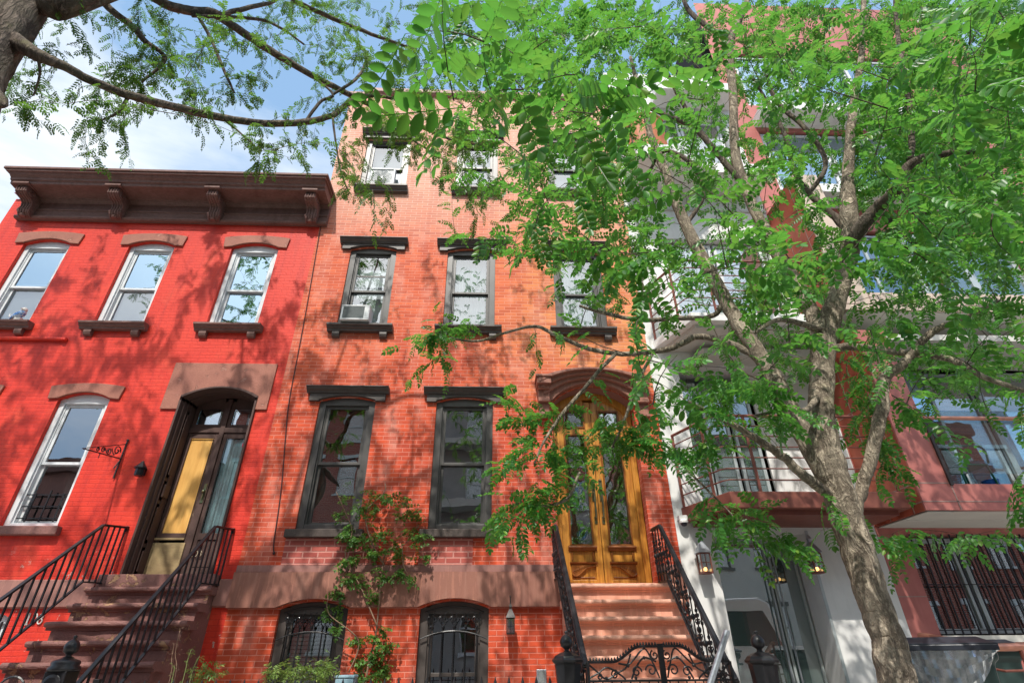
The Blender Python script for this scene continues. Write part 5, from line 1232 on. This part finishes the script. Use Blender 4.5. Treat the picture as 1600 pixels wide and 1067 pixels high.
    T = [leaf_template(6, .20, .044, .024, .22, .22, seed=1), leaf_template(7, .23, .042, .022, .30, .28, seed=2), leaf_template(5, .17, .046, .026, .15, .2, seed=3), leaf_template(6, .21, .040, .021, .38, .3, seed=4)]
    rows = [{6: 1.4, 7: 13, 8: 15, 9: 15, 10: 15, 11: 17, 12: 17, 13: 17, 14: 19, 15: 19},
            {6: .2, 7: 5, 8: 10, 9: 12, 10: 10, 11: 13, 12: 10, 13: 17, 14: 19, 15: 19},
            {7: 3, 8: 7, 9: 10, 10: 7, 11: 11, 12: 8, 13: 13, 14: 17, 15: 17},
            {7: .7, 8: 4.5, 9: 8, 10: 5.5, 11: 7, 12: 4.5, 13: 6, 14: 14, 15: 14},
            {8: .7, 9: 3.5, 10: 3, 11: 5, 12: 4.5, 13: 4, 14: 6.5, 15: 7},
            {8: .2, 9: .8, 10: 2.3, 11: 4, 12: 4, 13: 4, 14: 4.2, 15: 4.5},
            {9: .1, 10: 2.2, 11: 1.6, 12: 1.2, 13: 1.3, 14: .5, 15: .7},
            {}]
    A = from_mask(rows, 5.3, (-4.3, .9), -6.2, -2.2, mind=1.7)
    A = clear_limbs(A, t, .03, 34, .3); A = clear_limbs(A, t, .016, 18, .45)
    t.foliage(A, T, 5.2, .85, gravity=.4, sc=(.6, .95))
    near = clusters([(700, 60, -6.95, 3), (760, 35, -6.9, 3), (720, 110, -6.9, 2), (870, 120, -6.7, 4), (930, 180, -6.6, 3), (1010, 130, -6.6, 3), (1480, 90, -6.7, 4), (1560, 50, -6.7, 4), (1570, 160, -6.6, 4), (1500, 210, -6.4, 3), (1215, 400, -6.0, 3), (1280, 400, -6.0, 2)], 3, .10)
    t.foliage(near, T, 3, .9, r0=.003, gravity=.5, maxlen=.45)
    low = clusters([(665, 530, -3.65, 3), (700, 515, -3.65, 4), (645, 560, -3.65, 2), (690, 560, -3.7, 4), (720, 510, -3.6, 3), (628, 588, -3.65, 1, .03), (655, 512, -3.65, 1, .04),
        (818, 640, -4.1, 4), (850, 655, -4.1, 4), (800, 625, -4.1, 3), (835, 690, -4.15, 4), (880, 640, -4.1, 3), (875, 715, -4.15, 4), (915, 690, -4.1, 4), (955, 672, -4.1, 6), (990, 690, -4.1, 5), (1030, 690, -4.1, 4), (930, 725, -4.15, 3), (1000, 660, -4.1, 4),
        (795, 775, -4.2, 4), (825, 760, -4.2, 4), (850, 780, -4.2, 4), (820, 805, -4.2, 3), (770, 800, -4.2, 2), (795, 735, -4.2, 3), (815, 840, -4.2, 2, .04), (870, 765, -4.2, 3),
        (1125, 800, -4.6, 3), (1155, 825, -4.6, 4), (1175, 800, -4.6, 3), (1200, 835, -4.6, 2), (1150, 850, -4.6, 2), (1120, 820, -4.6, 2), (1185, 785, -4.6, 2),
        (1262, 838, -4.6, 2), (1240, 862, -4.6, 1), (1300, 815, -4.6, 2), (1290, 845, -4.5, 1), (1390, 835, -4.4, 3), (1410, 850, -4.4, 2), (1380, 690, -4.2, 5), (1350, 650, -4.1, 5), (1390, 740, -4.1, 4), (1350, 610, -4.1, 5), (1420, 640, -4.3, 3),
        (1580, 740, -4.9, 2), (1560, 755, -4.9, 1), (1595, 820, -4.9, 2), (1540, 840, -4.9, 1), (1120, 690, -4.8, 3), (1080, 660, -4.8, 4), (1060, 715, -4.7, 3), (1150, 610, -4.8, 5), (1210, 640, -5.0, 4), (1180, 600, -5, 4)], 3, .075)
    t.foliage(low, T, 6.0, .9, r0=.0028, gravity=.5, sc=(.65, .95))
    up = blob((2.7, -4.4, 10.2), (3.2, 2.2, 2.2), 24)+blob((5.3, -4.6, 7.5), (2.0, 2.2, 3.2), 40)
    t.foliage(up, T, 5.5, .9)
    t.finish('bark_tan', 'leaf_pagoda')
def locust_tree():
    R = thing('street_tree', (-4.6, -4.8, 0), 'dark barked street tree with fine feathery leaves arching over the red house', 'tree', 'street trees along the kerb')
    t = Tree(R, 48, barkj=barkjit(2.6, .09, 3.5)); g = t.grow; Y = -4.8
    a0 = at(-40, 200, Y)
    g([(-4.75, Y, -.02, .27), (-4.7, Y, 1.0, .20), (-4.75, Y, 2.5, .17), (-4.70, Y, 3.8, .165)]+[(*at(px, py, Y), wr(at(px, py, Y), w)) for px, py, w in ((-78, 225, 92), (-27, 108, 86), (30, 15, 84), (62, -45, 74), (110, -130, 56))]+[(-3.4, -4.6, 9.2, .08), (-3.2, -4.4, 10.8, .045)], world=True, per=8)
    g([(-30, 130, Y-.02, 50), (-26, 50, Y-.15, 52), (-40, -30, Y-.3, 46), (-75, -160, Y-.4, 36)])
    g([(-30, 115, Y-.05, 40), (-12, 145, Y-.12, 34), (2, 160, Y-.16, 20), (8, 166, Y-.18, 4)])
    g([(10, 55, Y, 40), (55, 85, Y, 24), (100, 104, -4.7, 16), (150, 130, -4.5, 14), (205, 150, -4.3, 14), (275, 168, -4.0, 13), (345, 184, -3.8, 12), (415, 193, -3.6, 11), (475, 191, -3.4, 10), (520, 180, -3.3, 9), (550, 158, -3.2, 8), (590, 150, -3.1, 6), (650, 165, -3.0, 4)])
    g([(478, 190, -3.4, 5), (500, 160, -3.4, 5), (520, 148, -3.4, 4), (495, 125, -3.4, 3)])
    g([(520, 148, -3.35, 4), (560, 120, -3.3, 5), (575, 85, -3.2, 3)])
    g([(205, -30, -4.4, 15), (255, 5, -4.2, 15), (300, 18, -4.0, 15), (335, 22, -3.9, 15), (370, 45, -3.8, 13), (415, 75, -3.6, 12), (470, 108, -3.4, 10), (530, 140, -3.2, 9), (600, 175, -3.0, 7), (660, 200, -2.9, 5), (720, 225, -2.8, 3)])
    g([(345, 24, -3.9, 8), (390, 12, -3.8, 7), (430, 2, -3.7, 5), (450, -20, -3.7, 4)])
    g([(150, -15, -4.5, 14), (172, 15, -4.4, 12), (205, 40, -4.3, 11), (228, 66, -4.2, 9), (258, 92, -4.1, 6), (222, 128, -4.1, 4)])
    g([(310, 25, -4.0, 6), (330, 62, -3.9, 5), (352, 115, -3.8, 5), (366, 145, -3.8, 3)])
    g([(455, 0, -3.6, 8), (510, 25, -3.4, 7), (570, 50, -3.2, 6), (640, 75, -3.1, 4)])
    g([(300, 25, -4.0, 6), (400, 30, -3.7, 5), (440, 45, -3.6, 4), (475, 70, -3.5, 3)])
    g([(200, 152, -4.3, 6), (185, 175, -4.3, 5), (160, 188, -4.3, 3)])
    g([(345, 184, -3.8, 4), (372, 205, -3.7, 3), (405, 235, -3.6, 2)])
    g([(60, 90, Y, 6), (62, 118, -4.7, 4), (52, 150, -4.6, 3)])
    g([(520, 185, -3.3, 4), (525, 225, -3.2, 3), (533, 270, -3.1, 3), (545, 300, -3.1, 2)])
    g([(605, 178, -3, 5), (640, 215, -2.9, 4), (670, 235, -2.9, 3)])
    for a in ((-6.5, -4.6, 11.0), (-8.2, -4.2, 9.8), (-5.0, -3.2, 11.6), (-3.0, -3.4, 11.2), (-7.0, -5.8, 10.4), (-4.4, -5.8, 11.8), (-1.8, -4.6, 10.6), (-9.0, -4.8, 8.2)):
        g([(-4.1, -4.8, 6.6, .09), ((-4.1+a[0])/2, (-4.8+a[1])/2, (6.6+a[2])/2+.35, .04), (*a, .012)], world=True)
    T = [leaf_template(6, .15, .030, .0135, .3, .25, seed=11), leaf_template(7, .17, .028, .0125, .4, .25, seed=12), leaf_template(5, .12, .032, .0145, .2, .3, seed=13)]
    rows = [{0: 1.0, 1: 2.6, 2: 4.4, 3: 4.2, 4: 6.0, 5: 8, 6: 7.5},
            {0: 1.4, 1: 2.6, 2: 3.0, 3: 3.4, 4: 3.2, 5: 6, 6: 8, 7: 3},
            {0: .1, 1: .5, 2: .2, 3: .5, 4: 1.5, 5: 2.2, 6: 3.6, 7: 3.4},
            {5: .5, 6: .2, 7: .5}]
    A = from_mask(rows, 3.6, (-3.7, .6), -5.0, -2.2, mind=2)
    t.foliage(A, T, 9, 1.0, r0=.0035, gravity=.45, sc=(.7, 1.15))
    low = clusters([(60, 140, -4.5, 4), (50, 160, -4.5, 3), (120, 165, -4.4, 4), (170, 185, -4.3, 6), (195, 180, -4.3, 5), (110, 60, -4.6, 4), (85, 75, -4.6, 4), (300, 165, -3.9, 3), (350, 205, -3.7, 5), (400, 220, -3.6, 6), (440, 205, -3.6, 5), (420, 235, -3.6, 4), (485, 205, -3.4, 3), (480, 235, -3.4, 2), (440, 248, -3.5, 2), (545, 290, -3.1, 4), (548, 310, -3.1, 3), (540, 240, -3.2, 5), (560, 225, -3.1, 4), (600, 220, -3, 8), (640, 235, -2.9, 8), (620, 200, -3, 8), (690, 210, -2.9, 8), (740, 240, -2.8, 8), (700, 180, -2.9, 8), (760, 320, -2.8, 6), (745, 345, -2.8, 4), (600, 280, -2.9, 3), (380, 125, -3.8, 8), (250, 85, -4.1, 12), (215, 70, -4.2, 8), (210, 25, -4.2, 6), (300, 120, -4, 6), (225, 120, -4.1, 7), (200, 110, -4.2, 5)], 4, .13)
    t.foliage(low, T, 8, .8, r0=.0026, gravity=.8, maxlen=.7)
    up = blob((-6.2, -4.4, 11.0), (3.6, 2.2, 2.0), 215)+blob((-2.6, -4.2, 11.2), (2.6, 2.0, 1.6), 40)+blob((-8.4, -4.6, 8.4), (1.8, 2.0, 2.6), 60)
    t.foliage(up, T, 13, 1.0, sc=(1.0, 1.6), maxlen=1.6)
    t.finish('bark_dark', 'leaf_locust')
def small_plants():
    # climbing rose on the wall between the basement windows
    b = at(575, 1060, -.15)
    R = thing('climbing_rose', (b.x, -.15, .2), 'climbing rose with small leaves on the orange brick wall between two tall windows', 'climbing plant')
    t = Tree(R, 8); g = t.grow
    g([(b.x, -.25, .2, .014), (*at(572, 1060, -.2), .012), (*at(588, 985, -.12), .010), (*at(596, 900, -.14), .009), (*at(605, 860, -.10), .008), (*at(632, 850, -.10), .006), (*at(655, 820, -.08), .004)], world=True)
    g([(600, 882, -.13, 2.6), (580, 845, -.12, 2.4), (572, 800, -.10, 2), (600, 770, -.1, 1.6), (602, 755, -.1, 1)])
    g([(590, 980, -.14, 2.4), (565, 920, -.12, 2.2), (540, 870, -.14, 2), (550, 830, -.16, 1.6), (535, 790, -.22, 1.3), (525, 768, -.25, 1)])
    g([(628, 850, -.1, 2.2), (630, 880, -.1, 2), (635, 895, -.1, 1.5)])
    g([(545, 1050, -.2, 2.2), (560, 1000, -.2, 2), (515, 960, -.25, 1.5), (512, 935, -.25, 1)])
    T = [leaf_template(2, .085, .036, .022, .1, .3, seed=21), leaf_template(3, .10, .032, .02, .2, .3, seed=22)]
    c = [(570, 795, 9, .09), (610, 780, 8, .08), (640, 800, 8, .09), (655, 835, 8, .08), (600, 830, 9, .09), (560, 840, 8, .08), (545, 870, 8, .07), (620, 860, 7, .08), (585, 865, 7, .08), (540, 905, 6, .07), (525, 925, 6, .06), (520, 955, 5, .06), (560, 905, 4, .06), (598, 900, 6, .07), (585, 930, 4, .05), (625, 890, 5, .06), (640, 905, 3, .05), (530, 985, 4, .05), (555, 1000, 4, .06), (590, 990, 6, .06), (605, 1010, 5, .05), (575, 1030, 8, .07), (595, 1045, 7, .06), (560, 1055, 5, .06), (530, 800, 4, .05), (540, 775, 2, .04), (545, 825, 5, .05), (660, 865, 4, .05), (575, 770, 4, .05), (635, 775, 3, .05), (535, 835, 4, .05)]
    A = clusters([(px, py, -.16, int(n*1.2), q) for px, py, n, q in c], 5, .06); A = [(a[0], min(a[1], -.03), a[2]) for a in A]
    t.foliage(A, T, 9, .9, r0=.0018, gravity=.3, sc=(.8, 1.3), maxlen=.35)
    t.finish('dry_stem', 'leaf_rose', ('stem', 'twigs', 'leaves'), 'green_stem')
    # weeds by the stoop
    TW = [leaf_template(3, .10, .040, .014, .15, .25, seed=31), leaf_template(2, .06, .05, .016, .2, .25, seed=32)]
    def weed(label, stems, nl, mat, stemmat, sp, sc=(.6, 1.1), name='weed', up=.2):
        p = at(stems[0][0][0], 1067, stems[0][0][2]); R = thing(name, (p.x, p.y, .2), label, 'plant', 'weeds in the front yard'); t = Tree(R, 6)
        A = []
        for st in stems:
            q = at(*st[0][:3]); pts = [(q.x, q.y, .2, .006)]+[(*at(px, py, y), .0035) for px, py, y in st]
            P = t.grow(pts, world=True, per=5, sides=5)
            for v in P[len(P)//3:]: A += [tuple(v+Vector((RNG.normal(0, sp), RNG.normal(0, sp), RNG.normal(0, sp)))) for _ in range(nl)]
        t.foliage(A, TW, 2, 1, r0=.0012, gravity=-up, sc=sc, maxlen=.15)
        t.finish(stemmat, mat, ('stem', 'twigs', 'leaves'), 'green_stem')
    weed('pale green flowering weed stalks beside the peeling stoop flank', [[(285, 1066, -1.5), (292, 1035, -1.5), (299, 1014, -1.5)], [(268, 1066, -1.6), (270, 1040, -1.6)], [(296, 1066, -1.4), (306, 1035, -1.4), (312, 1025, -1.4)]], 3, 'leaf_weed', 'green_stem', .012, (.15, .35))
    weed('dry brown seed stalk against the dark stoop flank', [[(272, 1066, -1.2), (274, 1020, -1.2), (281, 985, -1.2)], [(264, 1066, -1.2), (268, 1030, -1.2), (272, 1005, -1.2)]], 4, 'dry_stem', 'dry_stem', .03, (.10, .22))
    weed('young bright green weed with narrow leaves at the base of the brick wall', [[(322, 1067, -1.0), (326, 1050, -1.0)], [(308, 1068, -1.0), (312, 1058, -1.0)], [(335, 1068, -1.1), (332, 1057, -1.1)]], 3, 'leaf_weed', 'green_stem', .035, (.6, 1.0))
    weed('bushy green weeds under the left basement window', [[(425, 1067, -.9), (428, 1052, -.9)], [(445, 1067, -.8), (447, 1048, -.8)], [(470, 1067, -.9), (474, 1045, -.9)], [(490, 1067, -.9), (497, 1042, -.9)], [(512, 1067, -.8), (518, 1038, -.8)], [(505, 1067, -1.0), (507, 1050, -1.)], [(458, 1067, -1.0), (460, 1054, -1.)]], 4, 'leaf_weed', 'green_stem', .04, (.5, 1.0))
# ================================================================== ACROSS THE STREET (seen in the window glass)
def across():
    def house(name, label, x0, x1, h, mat, cols, rows, frame, y=-18.5, extra=None):
        R = thing(name, ((x0+x1)/2, y, 0), label, 'house', 'houses across the street')
        n = cols; W = (x1-x0)/n; ops = []
        for c in range(n):
            for z in rows: ops.append((x0+W*(c+.5)-.5, x0+W*(c+.5)+.5, z, z+1.75, 0))
        mb = MB(); facade(mb, x0, x1, -.1, h, ops, -.2, y); mb.box(x0, x1, y-.8, y-9, -.1, h-.02); mb.build('wall', mat, R)
        MB().box(x0-.02, x1+.02, y+.35, y-.3, h-.5, h+.1).build('cornice', 'cornice_paint' if mat != 'grey_render' else 'soffit_plaster', R)
        for a, b, z0, z1, _ in ops:
            m = MB(); m.box(a, a+.06, y-.08, y-.15, z0, z1); m.box(b-.06, b, y-.08, y-.15, z0, z1); m.box(a, b, y-.081, y-.149, (z0+z1)/2-.03, (z0+z1)/2+.03); m.box(a-.1, b+.1, y+.08, y-.04, z0-.12, z0); m.box(a-.1, b+.1, y+.06, y-.0, z1, z1+.18)
            f = m.build('window', frame, R); MB().poly([(a, y-.12, z0), (b, y-.12, z0), (b, y-.12, z1), (a, y-.12, z1)]).build('pane', 'glass_dim', f)
        return R
    house('brick_row_house', 'red brick row house with pale window frames across the street', -13.5, -4.5, 13.2, 'plain_brick', 5, (1.6, 5.0, 8.3, 11.0), 'alu_frame')
    R = house('grey_apartment_house', 'grey rendered apartment house with balconies across the street', -4.5, 5.5, 13.8, 'grey_render', 4, (1.6, 4.9, 8.0, 11.0), 'white_frame')
    for z in (4.4, 7.5, 10.5): MB().box(-3, 1.2, -18.49, -17.5, z, z+.35).build('balcony', 'soffit_plaster', R)
    house('painted_row_house', 'pale row house with dark cornice across the street', 5.5, 14.5, 11.5, 'soffit_plaster', 4, (1.6, 5.0, 8.3), 'grey_frame')
    house('low_row_house', 'low brown row house across the street', -24, -13.5, 9.8, 'brownstone_dull', 5, (1.6, 5.0,), 'white_frame')
    house('corner_row_house', 'brick corner row house across the street', 14.5, 26, 12.0, 'plain_brick', 5, (1.6, 5.0, 8.3), 'white_frame')
    def car(name, label, cat, x0, L, y0, wid, prof, glassp, paint):
        R = thing(name, (x0+L/2, y0-wid/2, -.15), label, cat)
        P = [(x0+L*u, -.15+v) for u, v in prof]
        b = MB().prism(P, y0, y0-wid).build('body', paint, R, bevel=.05)
        G = [(x0+L*u, -.15+v) for u, v in glassp]
        for y in (y0+.006, y0-wid-.006): MB().poly([(p[0], y, p[1]) for p in G]).build('side_window', 'car_glass', R)
        for u in (.19, .80):
            for y in (y0-.1, y0-wid+.1):
                s = 1 if y > y0-wid/2 else -1
                m = MB(); m.tube([(x0+L*u, y-.11, .18), (x0+L*u, y+.11, .18)], .33, 24); w = m.build('wheel', 'tyre', R)
                m = MB(); m.tube([(x0+L*u, y+s*.111, .18), (x0+L*u, y+s*.125, .18)], .20, 16)
                m.build('rim', 'galvanized', w)
    car('parked_van', 'white parked van mirrored in the glass entrance', 'van', 3.8, 4.4, -6.7, 2.0, [(0, .45), (.0, 2.5), (.03, 2.75), (.74, 2.85), (.80, 2.72), (.88, 1.75), (.97, 1.5), (1, 1.2), (1, .45)], [(.04, 1.75), (.04, 2.5), (.75, 2.55), (.83, 1.75)], 'van_paint')
    car('parked_car', 'blue parked car mirrored in the barred window', 'car', 10.6, 4.3, -6.9, 1.75, [(0, .35), (.01, .75), (.22, .92), (.36, 1.40), (.72, 1.42), (.88, .98), (.99, .9), (1, .4)], [(.27, .94), (.37, 1.34), (.70, 1.35), (.82, .96)], 'car_blue')
red_house(); middle_house(); white_building(); metal_building()
stoop('brownstone_stoop', 'peeling dark brown stone stoop climbing to the dark wooden door', 'stoop', -5.0, -3.46, 'peeling_brownstone', 2.19, True, 1)
stoop('pink_stone_stoop', 'smooth pink stone stoop climbing to the golden double door', 'stoop', .90, 2.40, 'salmon_stone', 2.205, None)
ironwork(); small_things(); pagoda_tree(); locust_tree(); small_plants(); across()
# ================================================================== CAMERA, SKY, SUN
cam = bpy.data.cameras.new('camera'); co = bpy.data.objects.new('camera', cam); COL.objects.link(co)
cam.sensor_width = 36; cam.lens = F/1600*36; cam.clip_end = 2000; cam.clip_start = .05
mw = Matrix((AX+(0,), AY+(-D,), AZ+(H,), (0, 0, 0, 1))); co.matrix_world = mw
SC.camera = co
SUND = Vector((-.20, -1.0, 1.36)).normalized()      # towards the sun
el = math.asin(SUND.z); az = math.atan2(SUND.x, SUND.y)
w = bpy.data.worlds.new('World'); SC.world = w; w.use_nodes = True; nt = w.node_tree; nt.nodes.clear()
out = nt.nodes.new('ShaderNodeOutputWorld'); bg = nt.nodes.new('ShaderNodeBackground')
sky = nt.nodes.new('ShaderNodeTexSky'); sky.sky_type = 'NISHITA'; sky.sun_disc = False; sky.sun_elevation = el; sky.sun_rotation = az
sky.air_density = 1.0; sky.dust_density = .6; sky.ozone_density = 1.6
tc = nt.nodes.new('ShaderNodeTexCoord')
sx = nt.nodes.new('ShaderNodeSeparateXYZ'); nt.links.new(tc.outputs['Generated'], sx.inputs[0])
n1 = tex_noise(nt, scaled(nt, tc.outputs['Generated'], (1.3, 2.2, 5.0)), 1.5, 8, .58, .35)
grad = math_(nt, 'MULTIPLY', math_(nt, 'SUBTRACT', .82, sx.outputs[2]), 1.15)
grad = math_(nt, 'MULTIPLY', grad, maprange(nt, sx.outputs[1], -.15, .45))
fac = ramp(nt, math_(nt, 'ADD', n1, grad), .50, .86)
base = mixc(nt, .72, sky.outputs[0], (2.8, 4.6, 7.1))
col = mixc(nt, fac, base, (7.0, 7.5, 8.1))
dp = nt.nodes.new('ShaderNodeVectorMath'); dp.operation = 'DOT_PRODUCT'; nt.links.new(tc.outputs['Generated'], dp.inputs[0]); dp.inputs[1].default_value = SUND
fill_glow = math_(nt, 'MULTIPLY', maprange(nt, dp.outputs['Value'], .66, 1.0), .9)  # broad glow added to the sky around the sun, lifts fill on the facades
col = mixc(nt, fill_glow, col, (15, 14.8, 14.6))
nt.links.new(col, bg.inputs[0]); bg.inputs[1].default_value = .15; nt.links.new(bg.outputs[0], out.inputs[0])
sl = bpy.data.lights.new('sun', 'SUN'); sl.energy = 5.0; sl.angle = math.radians(.53); sl.color = (1, .95, .87)
so = bpy.data.objects.new('sun', sl); COL.objects.link(so); so.location = (0, 0, 40)
so.rotation_euler = SUND.to_track_quat('Z', 'Y').to_euler()
SC.view_settings.view_transform = 'Standard'; SC.view_settings.look = 'None'; SC.view_settings.exposure = 0
SC.render.engine = 'CYCLES'
SC.cycles.use_denoising = True
SC.cycles.max_bounces = 8; SC.cycles.transparent_max_bounces = 16; SC.cycles.caustics_reflective = False; SC.cycles.caustics_refractive = False
for o in bpy.data.objects:
    if '_org' in o: del o['_org']
